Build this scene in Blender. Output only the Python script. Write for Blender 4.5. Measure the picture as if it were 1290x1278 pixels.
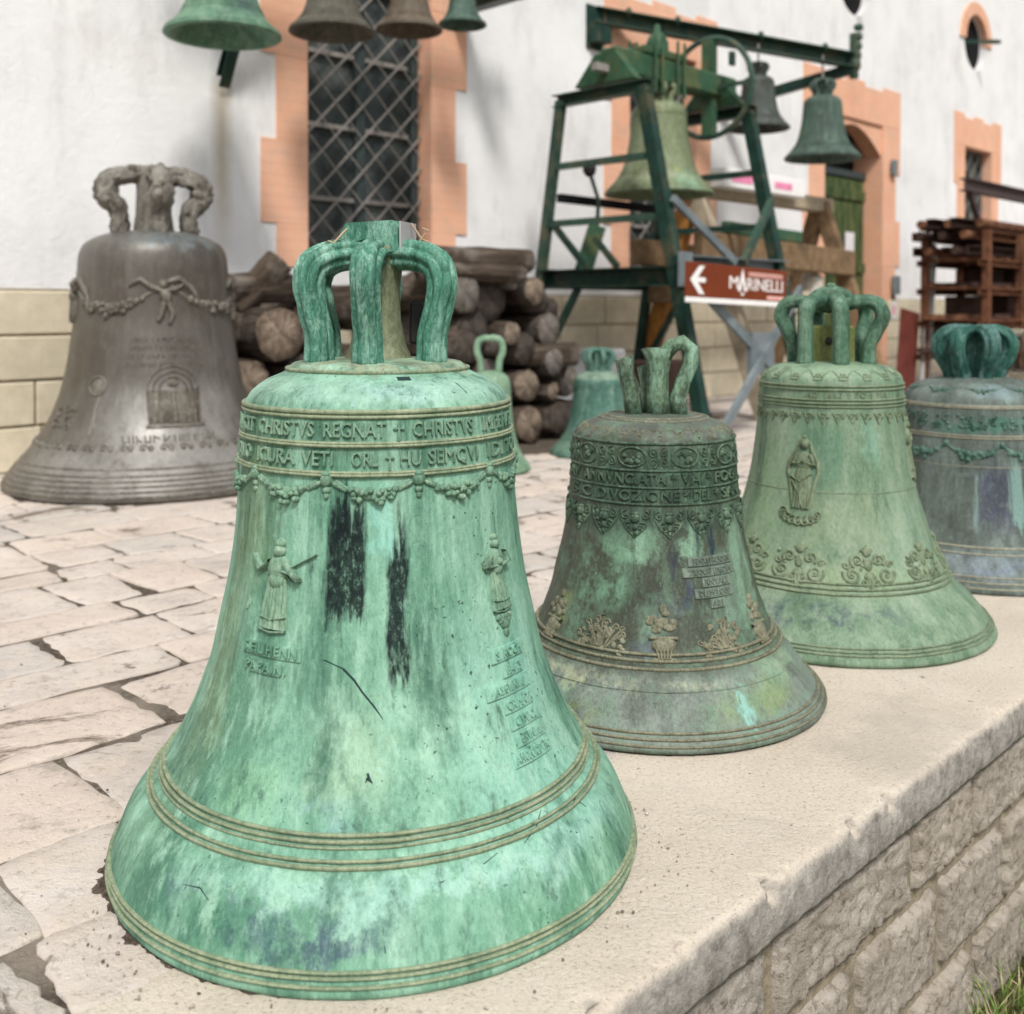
import bpy, bmesh, math, random
import numpy as np
from mathutils import Vector, Matrix, noise as mn
random.seed(7)
R_ = math.radians
scene = bpy.context.scene
for o in list(bpy.data.objects): bpy.data.objects.remove(o)
C = scene.collection

# ------------------------------------------------------------------ camera
cam = bpy.data.cameras.new('camera'); cam_o = bpy.data.objects.new('camera', cam); C.objects.link(cam_o)
cam_o.location = (0, 0, 0.85); cam_o.rotation_euler = (R_(89.0), 0, 0)
cam.sensor_fit = 'HORIZONTAL'; cam.sensor_width = 36; cam.lens = 36 * 1320 / 1290
cam.shift_y = -(639 - 410) / 1290; cam.clip_start = 0.05; cam.clip_end = 500
cam.dof.use_dof = True; cam.dof.focus_distance = 1.72; cam.dof.aperture_fstop = 4.0
scene.camera = cam_o
# ------------------------------------------------------------------ sky, sun, exposure
SUN_EL, SUN_AZ = R_(52), R_(168)          # azimuth: direction the light comes from, clockwise from +Y
w = bpy.data.worlds.new('World'); scene.world = w; w.use_nodes = True
wn = w.node_tree; bg = wn.nodes['Background']
sky = wn.nodes.new('ShaderNodeTexSky'); sky.sky_type = 'NISHITA'; sky.sun_disc = False
sky.sun_elevation = SUN_EL; sky.sun_rotation = SUN_AZ; sky.dust_density = 4.0; sky.air_density = 1.0; sky.ozone_density = 1.0
hs = wn.nodes.new('ShaderNodeHueSaturation'); hs.inputs['Saturation'].default_value = 0.24
wn.links.new(sky.outputs[0], hs.inputs['Color']); wn.links.new(hs.outputs[0], bg.inputs[0]); bg.inputs[1].default_value = 0.07
sl = bpy.data.lights.new('sun', 'SUN'); sl.energy = 1.5; sl.angle = R_(10); sl.color = (1.0, 0.96, 0.9)
so = bpy.data.objects.new('sun', sl); C.objects.link(so)
sd = Vector((math.sin(SUN_AZ) * math.cos(SUN_EL), math.cos(SUN_AZ) * math.cos(SUN_EL), math.sin(SUN_EL)))
so.rotation_euler = sd.to_track_quat('Z', 'Y').to_euler(); so.location = (0, -3, 8)
scene.view_settings.view_transform = 'Standard'; scene.view_settings.look = 'None'
scene.view_settings.exposure = 0.95; scene.view_settings.gamma = 1.0
scene.render.engine = 'CYCLES'
scene.cycles.max_bounces = 5; scene.cycles.diffuse_bounces = 3; scene.cycles.glossy_bounces = 2; scene.cycles.transmission_bounces = 1; scene.cycles.caustics_reflective = False

# ------------------------------------------------------------------ node helper
class MT:
    def __init__(s, name, rough=0.8, metal=0.0, spec=0.2):
        s.m = bpy.data.materials.new(name); s.m.use_nodes = True; s.nt = s.m.node_tree
        s.b = s.nt.nodes['Principled BSDF']; s.b.inputs['Roughness'].default_value = rough
        s.b.inputs['Metallic'].default_value = metal; s.b.inputs['Specular IOR Level'].default_value = spec
        s.tc = s.nt.nodes.new('ShaderNodeTexCoord')
    def link(s, a, b): s.nt.links.new(a, b)
    def setin(s, node, i, v):
        sk = node.inputs[i]
        if hasattr(v, 'is_output') or isinstance(v, bpy.types.NodeSocket): s.link(v, sk)
        else:
            if isinstance(v, (tuple, list)) and len(v) == 3 and sk.type == 'RGBA': v = (*v, 1)
            sk.default_value = v
    def obj(s, sc=(1, 1, 1), off=(0, 0, 0), src='Object'):
        mp = s.nt.nodes.new('ShaderNodeMapping'); s.link(s.tc.outputs[src], mp.inputs[0])
        mp.inputs['Scale'].default_value = sc; mp.inputs['Location'].default_value = off
        return mp.outputs[0]
    def world(s, sc=(1, 1, 1)):
        g = s.nt.nodes.new('ShaderNodeNewGeometry'); mp = s.nt.nodes.new('ShaderNodeMapping')
        s.link(g.outputs['Position'], mp.inputs[0]); mp.inputs['Scale'].default_value = sc; return mp.outputs[0]
    def rnd(s):
        return s.nt.nodes.new('ShaderNodeObjectInfo').outputs['Random']
    def noise(s, vec, scale=5, detail=4, rough=0.55, dist=0.0):
        n = s.nt.nodes.new('ShaderNodeTexNoise'); s.link(vec, n.inputs['Vector'])
        n.inputs['Scale'].default_value = scale; n.inputs['Detail'].default_value = detail
        n.inputs['Roughness'].default_value = rough; n.inputs['Distortion'].default_value = dist
        return n.outputs[0]
    def voro(s, vec, scale=5, feature='F1'):
        n = s.nt.nodes.new('ShaderNodeTexVoronoi'); n.feature = feature; s.link(vec, n.inputs['Vector']); n.inputs['Scale'].default_value = scale
        return n.outputs['Distance']
    def ramp(s, fac, stops):
        n = s.nt.nodes.new('ShaderNodeValToRGB'); s.link(fac, n.inputs[0]); e = n.color_ramp.elements
        while len(e) > 1: e.remove(e[-1])
        for i, (p, c) in enumerate(stops):
            if not isinstance(c, (tuple, list)): c = (c, c, c)
            el = e[0] if i == 0 else e.new(p)
            el.position = p; el.color = (*c[:3], 1)
        return n.outputs[0]
    def mix(s, fac, a, b, blend='MIX'):
        n = s.nt.nodes.new('ShaderNodeMix'); n.data_type = 'RGBA'; n.blend_type = blend
        s.setin(n, 0, fac); s.setin(n, 6, a); s.setin(n, 7, b); return n.outputs[2]
    def mth(s, op, a, b=0.0, clamp=False):
        n = s.nt.nodes.new('ShaderNodeMath'); n.operation = op; n.use_clamp = clamp
        s.setin(n, 0, a); s.setin(n, 1, b); return n.outputs[0]
    def sep(s, vec):
        n = s.nt.nodes.new('ShaderNodeSeparateXYZ'); s.link(vec, n.inputs[0]); return n.outputs
    def color(s, c): s.setin(s.b, 'Base Color', c)
    def rough(s, v): s.setin(s.b, 'Roughness', v)
    def bump(s, h, strength=0.3, dist=0.01):
        n = s.nt.nodes.new('ShaderNodeBump'); n.inputs['Strength'].default_value = strength; n.inputs['Distance'].default_value = dist
        s.link(h, n.inputs['Height']); s.link(n.outputs[0], s.b.inputs['Normal'])

# ------------------------------------------------------------------ mesh helpers
def tag(o, label=None, cat=None, group=None, kind=None):
    if label: o['label'] = label
    if cat: o['category'] = cat
    if group: o['group'] = group
    if kind: o['kind'] = kind
    return o
def mesh_obj(name, verts, faces, mat=None, parent=None, smooth=True, uvs=None):
    me = bpy.data.meshes.new(name)
    me.from_pydata([tuple(map(float, v)) for v in verts], [], [tuple(int(i) for i in f) for f in faces])
    if smooth: me.polygons.foreach_set('use_smooth', [True] * len(me.polygons))
    if uvs is not None:
        ul = me.uv_layers.new(name='UVMap'); idx = np.zeros(len(me.loops), dtype=np.int32); me.loops.foreach_get('vertex_index', idx)
        ul.data.foreach_set('uv', np.asarray(uvs, dtype=np.float32)[idx].ravel())
    if mat: me.materials.append(mat.m if isinstance(mat, MT) else mat)
    me.update()
    o = bpy.data.objects.new(name, me); C.objects.link(o)
    if parent: o.parent = parent
    return o
def empty(name, loc=(0, 0, 0), rz=0.0, parent=None):
    o = bpy.data.objects.new(name, None); C.objects.link(o); o.location = loc; o.rotation_euler = (0, 0, rz)
    o.empty_display_size = 0.1
    if parent: o.parent = parent
    return o
class MB:
    """collects pieces of one part"""
    def __init__(s): s.v = []; s.f = []
    def add(s, v, f):
        k = len(s.v); s.v += [tuple(p) for p in v]; s.f += [tuple(i + k for i in q) for q in f]; return s
    def box(s, x0, x1, y0, y1, z0, z1, bev=0.0):
        if x1 < x0: x0, x1 = x1, x0
        if y1 < y0: y0, y1 = y1, y0
        if z1 < z0: z0, z1 = z1, z0
        b = min(bev, (x1 - x0) * .4, (y1 - y0) * .4, (z1 - z0) * .4)
        if b <= 0:
            v = [(x, y, z) for z in (z0, z1) for y in (y0, y1) for x in (x0, x1)]
            return s.add(v, [(0, 2, 3, 1), (4, 5, 7, 6), (0, 1, 5, 4), (2, 6, 7, 3), (0, 4, 6, 2), (1, 3, 7, 5)])
        bm = bmesh.new(); bmesh.ops.create_cube(bm, size=1)
        for q in bm.verts: q.co = Vector(((x0 + x1) / 2 + q.co.x * (x1 - x0), (y0 + y1) / 2 + q.co.y * (y1 - y0), (z0 + z1) / 2 + q.co.z * (z1 - z0)))
        bmesh.ops.bevel(bm, geom=bm.edges[:], offset=b, segments=1, affect='EDGES')
        bm.verts.index_update(); s.add([tuple(q.co) for q in bm.verts], [[q.index for q in f.verts] for f in bm.faces]); bm.free(); return s
    def bar(s, p, q, w, h, bev=0.0, up=(0, 0, 1)):
        p = Vector(p); q = Vector(q); d = (q - p); L = d.length; d.normalize(); u = Vector(up)
        if abs(d.dot(u)) > .98: u = Vector((1, 0, 0))
        sd_ = d.cross(u).normalized(); u = sd_.cross(d).normalized()
        t = MB().box(0, L, -w / 2, w / 2, -h / 2, h / 2, bev)
        s.add([tuple(p + d * a[0] + sd_ * a[1] + u * a[2]) for a in t.v], t.f); return s
    def channel(s, p, q, w, h, t=0.008, up=(0, 0, 1)):
        """steel U channel: web and two flanges"""
        p = Vector(p); q = Vector(q); d = (q - p); L = d.length; d.normalize(); u = Vector(up)
        if abs(d.dot(u)) > .98: u = Vector((1, 0, 0))
        sd_ = d.cross(u).normalized(); u = sd_.cross(d).normalized()
        pr = [(-w/2, -h/2), (w/2, -h/2), (w/2, -h/2+t), (-w/2+t, -h/2+t), (-w/2+t, h/2-t), (w/2, h/2-t), (w/2, h/2), (-w/2, h/2)]
        v = [tuple(p + d * (L * e) + sd_ * a + u * b) for e in (0, 1) for a, b in pr]; n = 8
        f = [(i, (i+1) % n, n+(i+1) % n, n+i) for i in range(n)]
        f += [(0, 3, 2, 1), (0, 7, 4, 3), (4, 7, 6, 5)]; f += [tuple(n+k for k in reversed(g)) for g in f[-3:]]
        return s.add(v, f)
    def tube(s, pts, rad, seg=10, cap=True, flute=0, amp=0.0, sx=1.0, jit=0.0):
        pts = [Vector(p) for p in pts]; n = len(pts)
        rad = [rad] * n if not hasattr(rad, '__len__') else list(rad)
        t0 = (pts[1] - pts[0]).normalized(); up = Vector((0, 0, 1)) if abs(t0.z) < .9 else Vector((1, 0, 0))
        nrm = t0.cross(up).normalized(); v = []; f = []
        for i in range(n):
            t = (pts[min(i+1, n-1)] - pts[max(i-1, 0)]).normalized()
            nrm = (nrm - t * nrm.dot(t)).normalized(); bi = t.cross(nrm)
            for k in range(seg):
                a = 2 * math.pi * k / seg; r = rad[i] * (1 + amp * (2*abs(math.cos(flute * a / 2)) - 1.2)) if flute else rad[i]
                p = pts[i] + nrm * (math.cos(a) * r * sx) + bi * (math.sin(a) * r)
                if jit: p += Vector(mn.noise_vector(p * 40)) * jit
                v.append(tuple(p))
        for i in range(n - 1):
            for k in range(seg): f.append((i*seg+k, i*seg+(k+1) % seg, (i+1)*seg+(k+1) % seg, (i+1)*seg+k))
        if cap: f.append(tuple(reversed(range(seg)))); f.append(tuple((n-1)*seg+k for k in range(seg)))
        return s.add(v, f)
    def lathe(s, prof, seg=48, c=(0, 0, 0), axis='z'):
        v = []; f = []; n = len(prof)
        for r, z in prof:
            for k in range(seg):
                a = 2 * math.pi * k / seg; v.append((c[0]+r*math.cos(a), c[1]+r*math.sin(a), c[2]+z))
        for i in range(n-1):
            for k in range(seg): f.append((i*seg+k, i*seg+(k+1) % seg, (i+1)*seg+(k+1) % seg, (i+1)*seg+k))
        if axis == 'x': v = [(p[2], p[0], p[1]) for p in v]
        return s.add(v, f)
    def ball(s, c, r, seg=10, rings=6, jit=0.0):
        if not hasattr(r, '__len__'): r = (r, r, r)
        v = []; f = []
        for i in range(rings+1):
            t = math.pi * i / rings
            for k in range(seg):
                a = 2*math.pi*k/seg; v.append((c[0]+r[0]*math.sin(t)*math.cos(a), c[1]+r[1]*math.sin(t)*math.sin(a), c[2]+r[2]*math.cos(t)))
        for i in range(rings):
            for k in range(seg): f.append((i*seg+k, (i+1)*seg+k, (i+1)*seg+(k+1) % seg, i*seg+(k+1) % seg))
        return s.add(v, f)
    def poly_extrude(s, pts, y0, y1):
        """polygon in xz, extruded along y"""
        n = len(pts); v = [(a, y0, b) for a, b in pts] + [(a, y1, b) for a, b in pts]
        return s.add(v, [tuple(range(n)), tuple(reversed(range(n, 2*n)))] + [(i, n+i, n+(i+1) % n, (i+1) % n) for i in range(n)])
    def build(s, name, mat, parent=None, smooth=False, uvs=None):
        o = mesh_obj(name, s.v, s.f, mat, parent, smooth, uvs)
        bm = bmesh.new(); bm.from_mesh(o.data); bmesh.ops.recalc_face_normals(bm, faces=bm.faces); bm.to_mesh(o.data); bm.free()
        return o
def text_mesh(body, size, extr, bevel=0.0, align='CENTER', spacing=1.0, res=2):
    cu = bpy.data.curves.new('t', 'FONT'); cu.body = body; cu.size = size; cu.extrude = extr; cu.bevel_depth = bevel
    cu.align_x = align; cu.align_y = 'CENTER'; cu.resolution_u = res; cu.space_character = spacing; cu.bevel_resolution = 0
    o = bpy.data.objects.new('t', cu); C.objects.link(o); dg = bpy.context.evaluated_depsgraph_get()
    me = bpy.data.meshes.new_from_object(o.evaluated_get(dg))
    v = [tuple(p.co) for p in me.vertices]; f = [tuple(p.vertices) for p in me.polygons]
    bpy.data.objects.remove(o); bpy.data.curves.remove(cu); bpy.data.meshes.remove(me)
    return v, f
def pchip(x, y):
    x = np.asarray(x, float); y = np.asarray(y, float); h = np.diff(x); d = np.diff(y) / h; m = np.zeros(len(x))
    for i in range(1, len(x)-1):
        if d[i-1]*d[i] > 0:
            w1 = 2*h[i]+h[i-1]; w2 = h[i]+2*h[i-1]; m[i] = (w1+w2)/(w1/d[i-1]+w2/d[i])
    m[0] = d[0]; m[-1] = d[-1]
    def f(t):
        t = np.clip(np.asarray(t, float), x[0], x[-1]); i = np.clip(np.searchsorted(x, t)-1, 0, len(x)-2)
        s_ = (t-x[i])/h[i]; return ((2*s_**3-3*s_**2+1)*y[i]+(s_**3-2*s_**2+s_)*h[i]*m[i]+(-2*s_**3+3*s_**2)*y[i+1]+(s_**3-s_**2)*h[i]*m[i+1])
    return f

# the wall frame: u along the facade, s out from it, z up
WANG = R_(45.4); P0 = Vector((-2.525, 5.406, 0))
DU = Vector((math.cos(WANG), math.sin(WANG), 0)); DN = Vector((math.sin(WANG), -math.cos(WANG), 0))
def Q(u, s, z=0.0): return P0 + DU * u + DN * s + Vector((0, 0, z))
def wl(u, s, z): return (u, -s, z)        # local coordinates for an Empty placed at P0 turned by WANG
def frame_empty(name, u=0, s=0, z=0): return empty(name, Q(u, s, z), WANG)

# ================================================================== MATERIALS
def mat_plain(name, col, rough=0.7, var=0.25, scale=8, bump=0.2, metal=0, dirt=None, dscale=3, rand=0.0, bs=60, rust=None):
    m = MT(name, rough, metal); v = m.obj()
    a = m.noise(v, scale, 5, .6); c = m.ramp(a, [(.25, tuple(x*(1-var) for x in col)), (.75, tuple(min(1, x*(1+var)) for x in col))])
    if dirt:
        d = m.noise(v, dscale, 6, .65); c = m.mix(m.ramp(d, [(.5, 0), (.68, 1)]), c, dirt)
    if rust:
        c = m.mix(m.ramp(m.noise(v, 16, 6, .75), [(.60, 0), (.66, .85)]), c, rust)
    if rand:
        r = m.rnd(); h = m.nt.nodes.new('ShaderNodeHueSaturation'); m.setin(h, 'Color', c)
        m.setin(h, 'Value', m.mth('ADD', m.mth('MULTIPLY', r, 2*rand), 1-rand)); c = h.outputs[0]
    m.color(c)
    if bump: m.bump(m.noise(v, bs, 5, .7), bump, .004)
    return m
M = {}
# plaster
m = MT('white_plaster', .9); v = m.obj()
c = m.ramp(m.noise(v, 1.3, 6, .65), [(.32, (.72, .72, .725)), (.5, (.81, .81, .815)), (.66, (.86, .86, .865))])
c = m.mix(m.ramp(m.noise(m.obj((1, 1, .35)), 3.2, 7, .7), [(.52, 0), (.70, .7)]), c, (.60, .585, .565))
x = m.sep(v)                                   # the brown drip below the iron strut
dx = m.mth('ABSOLUTE', m.mth('SUBTRACT', m.mth('ADD', x[0], m.mth('MULTIPLY', m.mth('SUBTRACT', m.noise(m.obj((1, 1, 1)), 7, 3), .5), .06)), 1.15))
dm = m.mth('MULTIPLY', m.ramp(dx, [(.0, 1), (.03, .8), (.085, 0)]), m.ramp(x[2], [(.0, 0), (1.1, 0), (1.25, 1)]))
n_ = m.nt.nodes.new('ShaderNodeMapRange'); m.setin(n_, 0, x[2]); n_.inputs[1].default_value = 1.05; n_.inputs[2].default_value = 1.6
n2 = m.nt.nodes.new('ShaderNodeMapRange'); m.setin(n2, 0, x[2]); n2.inputs[1].default_value = 2.22; n2.inputs[2].default_value = 2.12
dm = m.mth('MULTIPLY', m.mth('MULTIPLY', m.ramp(dx, [(.0, .75), (.03, .55), (.085, 0)]), n_.outputs[0]), n2.outputs[0])
c = m.mix(dm, c, (.46, .38, .27))
m.color(c); m.bump(m.noise(v, 22, 6, .75), .45, .016); M['plaster'] = m
M['cream'] = mat_plain('cream_stone', (.62, .555, .42), .9, .22, 5, .9, dirt=(.46, .40, .29), rand=.10, bs=25)
m = MT('salmon_paint', .85); v = m.obj()
c = m.ramp(m.noise(v, 3, 6, .6), [(.3, (.72, .37, .235)), (.7, (.82, .47, .32))])
z = m.sep(v)[2]; ln = m.ramp(m.mth('FRACT', m.mth('MULTIPLY', z, 15)), [(.0, 0), (.05, 1), (.95, 1), (1, 0)])
c = m.mix(m.ramp(m.noise(v, 7, 5, .7), [(.48, 0), (.7, .75)]), c, (.58, .40, .30)); c = m.mix(m.mth('MULTIPLY', m.rnd(), .3), c, (.88, .56, .42)); c = m.mix(m.ramp(ln, [(.3, .35), (.9, 0)]), c, (.52, .27, .17)); m.color(c)
m.bump(m.mth('ADD', ln, m.mth('MULTIPLY', m.noise(v, 40, 4), .6)), .35, .004); M['salmon'] = m
M['reveal'] = M['salmon']
M['darkglass'] = mat_plain('dusty_glass', (.045, .055, .055), .3, .5, 4, .0, dirt=(.13, .145, .14), dscale=2)
M['iron'] = mat_plain('grey_iron_bar', (.28, .26, .24), .6, .3, 30, .2)
M['sash'] = mat_plain('old_window_frame', (.045, .06, .06), .6, .3, 20, .2)
M['black'] = mat_plain('dark_void', (.006, .006, .007), .9, .2, 5, 0)
M['greensteel'] = mat_plain('green_painted_steel', (.012, .040, .031), .38, .45, 9, .2, dirt=(.075, .075, .045), dscale=7, rust=(.10, .045, .02))
M['greensteel2'] = mat_plain('faded_green_steel', (.035, .075, .058), .45, .4, 8, .2, dirt=(.11, .11, .07), dscale=6, rust=(.10, .045, .02))
M['greysteel'] = mat_plain('grey_steel', (.17, .20, .215), .4, .25, 8, .1, dirt=(.10, .13, .14), dscale=5)
M['yokegreen'] = mat_plain('mossy_green_paint', (.035, .09, .05), .55, .4, 8, .2, dirt=(.12, .12, .05), dscale=6, rust=(.10, .045, .02))
M['wood'] = mat_plain('weathered_timber', (.19, .125, .07), .8, .4, 12, .4, dirt=(.10, .07, .045), dscale=4, rand=.12)
M['woodorange'] = mat_plain('orange_timber', (.36, .16, .04), .7, .3, 14, .3)
M['woodgrey'] = mat_plain('grey_timber', (.36, .30, .22), .8, .3, 12, .3)
M['rust'] = mat_plain('rusty_steel', (.13, .055, .03), .85, .5, 14, .5, dirt=(.22, .11, .06), dscale=7, rand=.2)
M['rustdark'] = mat_plain('dark_rusty_steel', (.055, .032, .026), .8, .4, 10, .4, rand=.15)
M['darkpurple'] = mat_plain('dark_brown_girder', (.085, .06, .058), .6, .3, 10, .3)
M['white'] = mat_plain('white_paint', (.82, .81, .80), .5, .05, 10, .05)
M['pinkprint'] = mat_plain('pink_print', (.75, .25, .42), .6, .2, 10, 0)
M['signbrown'] = mat_plain('brown_sign_paint', (.165, .034, .011), .45, .12, 8, .05)
M['signpink'] = mat_plain('pale_pink_print', (.78, .45, .40), .6, .1, 40, 0)
M['paper'] = mat_plain('paper', (.72, .70, .70), .8, .08, 20, 0)
M['board'] = mat_plain('pale_board', (.74, .74, .745), .7, .06, 3, .05)
M['greyboard'] = mat_plain('grey_board', (.42, .43, .44), .6, .2, 4, .1)
M['redpanel'] = mat_plain('rust_red_panel', (.12, .03, .022), .7, .4, 5, .2)
M['silver'] = mat_plain('silvery_bell', (.5, .47, .42), .5, .2, 8, .1)
M['wire'] = mat_plain('tan_wire', (.42, .30, .2), .6, .2, 30, 0)
M['greyplate'] = mat_plain('grey_plate', (.42, .41, .42), .5, .1, 30, .1)
M['boltdark'] = mat_plain('dark_bolt', (.03, .028, .028), .4, .3, 30, .1)
# door
m = MT('green_door', .75); v = m.obj((6, 6, .7)); a = m.noise(v, 3, 6, .7)
c = m.ramp(a, [(.3, (.015, .032, .018)), (.5, (.05, .08, .03)), (.62, (.15, .165, .06)), (.75, (.04, .07, .035))]); m.color(c); m.bump(a, .4, .005); M['door'] = m
# logs
m = MT('bark', .95); v = m.obj((1, 1, 1)); a = m.noise(m.obj((.5, 3.5, 3.5)), 7, 7, .7)
c = m.ramp(a, [(.32, (.010, .008, .006)), (.50, (.06, .046, .036)), (.70, (.19, .155, .125))]); r = m.rnd()
c = m.mix(m.mth('MULTIPLY', r, .45), c, (.12, .085, .06)); c = m.mix(m.ramp(m.noise(v, 5, 4, .6), [(.5, 0), (.68, .7)]), c, (.26, .235, .205)); m.color(c); m.bump(a, 1.0, .04); M['bark'] = m
def mat_end(name, light, dark, core):
    m = MT(name, .95); v = m.obj(); x = m.sep(v); rnd = m.rnd()
    rr = m.mth('SQRT', m.mth('ADD', m.mth('POWER', x[1], 2), m.mth('POWER', x[2], 2)))
    ang = m.mth('ARCTAN2', x[1], x[2]); nz = m.noise(v, 16, 5, .75)
    rw_ = m.mth('ADD', rr, m.mth('MULTIPLY', m.mth('SUBTRACT', nz, .5), .06))
    ring = m.mth('SINE', m.mth('MULTIPLY', rw_, 520))
    c = m.mix(m.ramp(nz, [(.38, 0), (.6, 1)]), core, light); c = m.mix(m.ramp(rw_, [(.085, 0), (.125, .8)]), c, dark)
    c = m.mix(m.mth('MULTIPLY', m.mth('ADD', ring, 1), .16), c, dark)
    cv = m.nt.nodes.new('ShaderNodeCombineXYZ'); m.setin(cv, 0, m.mth('MULTIPLY', ang, 2.2)); m.setin(cv, 1, m.mth('MULTIPLY', rr, 3)); m.setin(cv, 2, m.mth('MULTIPLY', rnd, 30))
    ck = m.noise(cv.outputs[0], 2.4, 3, .7); cr = m.ramp(ck, [(.47, 0), (.50, 1), (.53, 0)]); c = m.mix(m.mth('MULTIPLY', cr, .8), c, (.02, .016, .013)); m.color(c)
    m.bump(m.mth('SUBTRACT', m.noise(v, 45, 4, .75), m.mth('MULTIPLY', cr, .7)), .7, .010); return m
M['endlight'] = mat_end('log_end_pale', (.36, .29, .22), (.13, .095, .07), (.16, .12, .09))
M['endgrey'] = mat_end('log_end_grey', (.27, .245, .22), (.08, .07, .06), (.14, .12, .105))
M['enddark'] = mat_end('log_end_dark', (.115, .095, .08), (.035, .03, .026), (.055, .045, .038))
# paving, soil, concrete, stone
m = MT('limestone_slab', .88); v = m.world(); r = m.rnd()
a = m.noise(v, 2.4, 5, .62); b = m.noise(v, 9, 6, .72); g = m.noise(v, 44, 6, .8)
c = m.ramp(a, [(.3, (.46, .40, .36)), (.5, (.585, .52, .47)), (.7, (.68, .62, .57))])
c = m.mix(m.ramp(r, [(0, .6), (.3, 0), (.6, 0), (1, .8)]), c, m.ramp(r, [(.4, (.68, .57, .49)), (.6, (.50, .475, .445))])); c = m.mix(m.ramp(b, [(.5, 0), (.66, .6)]), c, (.66, .56, .46))
c = m.mix(m.ramp(b, [(.34, .7), (.44, 0)]), c, (.38, .335, .295)); c = m.mix(m.ramp(g, [(.36, .55), (.44, 0)]), c, (.24, .205, .17)); c = m.mix(m.ramp(g, [(.56, 0), (.68, .6)]), c, (.70, .66, .60))
dn = m.noise(v, 3.0, 7, .74, .7); c = m.mix(m.ramp(dn, [(.575, 0), (.63, .9)]), c, m.ramp(g, [(.35, (.07, .052, .04)), (.55, (.17, .132, .10)), (.7, (.33, .28, .23))]))
m.color(c); m.bump(m.mth('ADD', m.mth('MULTIPLY', b, .9), m.mth('MULTIPLY', g, .7)), .7, .018); M['slab'] = m
m = MT('soil', .98); v = m.world(); c = m.ramp(m.noise(v, 70, 6, .75), [(.35, (.045, .034, .026)), (.53, (.12, .094, .073)), (.70, (.28, .24, .20))])
c = m.mix(m.ramp(m.noise(v, 1.7, 5, .6), [(.50, 0), (.62, .8)]), c, (.34, .295, .245)); m.color(c); m.bump(m.noise(v, 110, 5, .7), .9, .012); M['soil'] = m
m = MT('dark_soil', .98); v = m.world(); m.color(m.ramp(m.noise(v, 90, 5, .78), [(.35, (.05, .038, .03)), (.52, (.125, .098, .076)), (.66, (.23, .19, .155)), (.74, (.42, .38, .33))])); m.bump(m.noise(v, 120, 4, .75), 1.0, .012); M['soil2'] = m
m = MT('pebble', .95); m.color(m.ramp(m.noise(m.world(), 40, 2), [(.35, (.10, .08, .065)), (.5, (.3, .26, .22)), (.65, (.55, .5, .44))])); M['pebble'] = m
m = MT('concrete', .92); v = m.world()
c = m.ramp(m.noise(v, 3, 6, .6), [(.3, (.56, .49, .40)), (.7, (.66, .595, .505))])
g2 = m.noise(v, 130, 4, .85); c = m.mix(m.ramp(g2, [(.36, .7), (.45, 0)]), c, (.28, .235, .185)); c = m.mix(m.ramp(g2, [(.54, 0), (.66, .6)]), c, (.70, .65, .56)); c = m.mix(m.ramp(m.noise(v, 42, 3, .6), [(.68, 0), (.72, .8)]), c, (.17, .14, .11)); c = m.mix(m.ramp(m.noise(v, 1.6, 6, .7, .8), [(.52, 0), (.66, .5)]), c, (.40, .36, .30))
g = m.nt.nodes.new('ShaderNodeNewGeometry'); nz = m.sep(g.outputs['Normal'])[2]
edge = m.ramp(nz, [(.1, 1), (.92, 0)]); gc = m.ramp(m.noise(v, 26, 7, .75), [(.32, (.17, .155, .14)), (.5, (.36, .335, .305)), (.7, (.56, .53, .49))])
c = m.mix(edge, c, gc); m.color(c); m.bump(m.mth('ADD', m.noise(v, 45, 4, .75), g2), .7, .006); M['concrete'] = m
m = MT('rough_stone', .95); v = m.world(); r = m.rnd()
c = m.ramp(m.noise(v, 7, 8, .7), [(.3, (.26, .23, .195)), (.5, (.40, .36, .315)), (.7, (.55, .51, .455))])
g = m.noise(v, 42, 6, .8); c = m.mix(m.ramp(g, [(.36, .9), (.47, 0)]), c, (.11, .09, .072)); c = m.mix(m.ramp(g, [(.55, 0), (.68, .6)]), c, (.62, .58, .53)); c = m.mix(m.mth('MULTIPLY', r, .35), c, (.44, .37, .28)); m.color(c)
m.bump(g, .8, .014); M['stone'] = m
m = MT('mortar', .97); v = m.world(); c = m.ramp(m.noise(v, 40, 6, .7), [(.3, (.20, .165, .12)), (.7, (.42, .36, .265))]); m.color(c); m.bump(m.noise(v, 60, 6, .7), .8, .01); M['mortar'] = m
m = MT('lawn_soil', .98); v = m.world(); m.color(m.ramp(m.noise(v, 9, 6, .7), [(.3, (.05, .06, .02)), (.7, (.12, .11, .05))])); M['lawn'] = m
m = MT('grass_blade', .7); r = m.noise(m.world(), 30, 2); m.color(m.ramp(r, [(.38, (.08, .16, .02)), (.50, (.16, .22, .05)), (.60, (.42, .36, .22))])); M['grass'] = m

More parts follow.
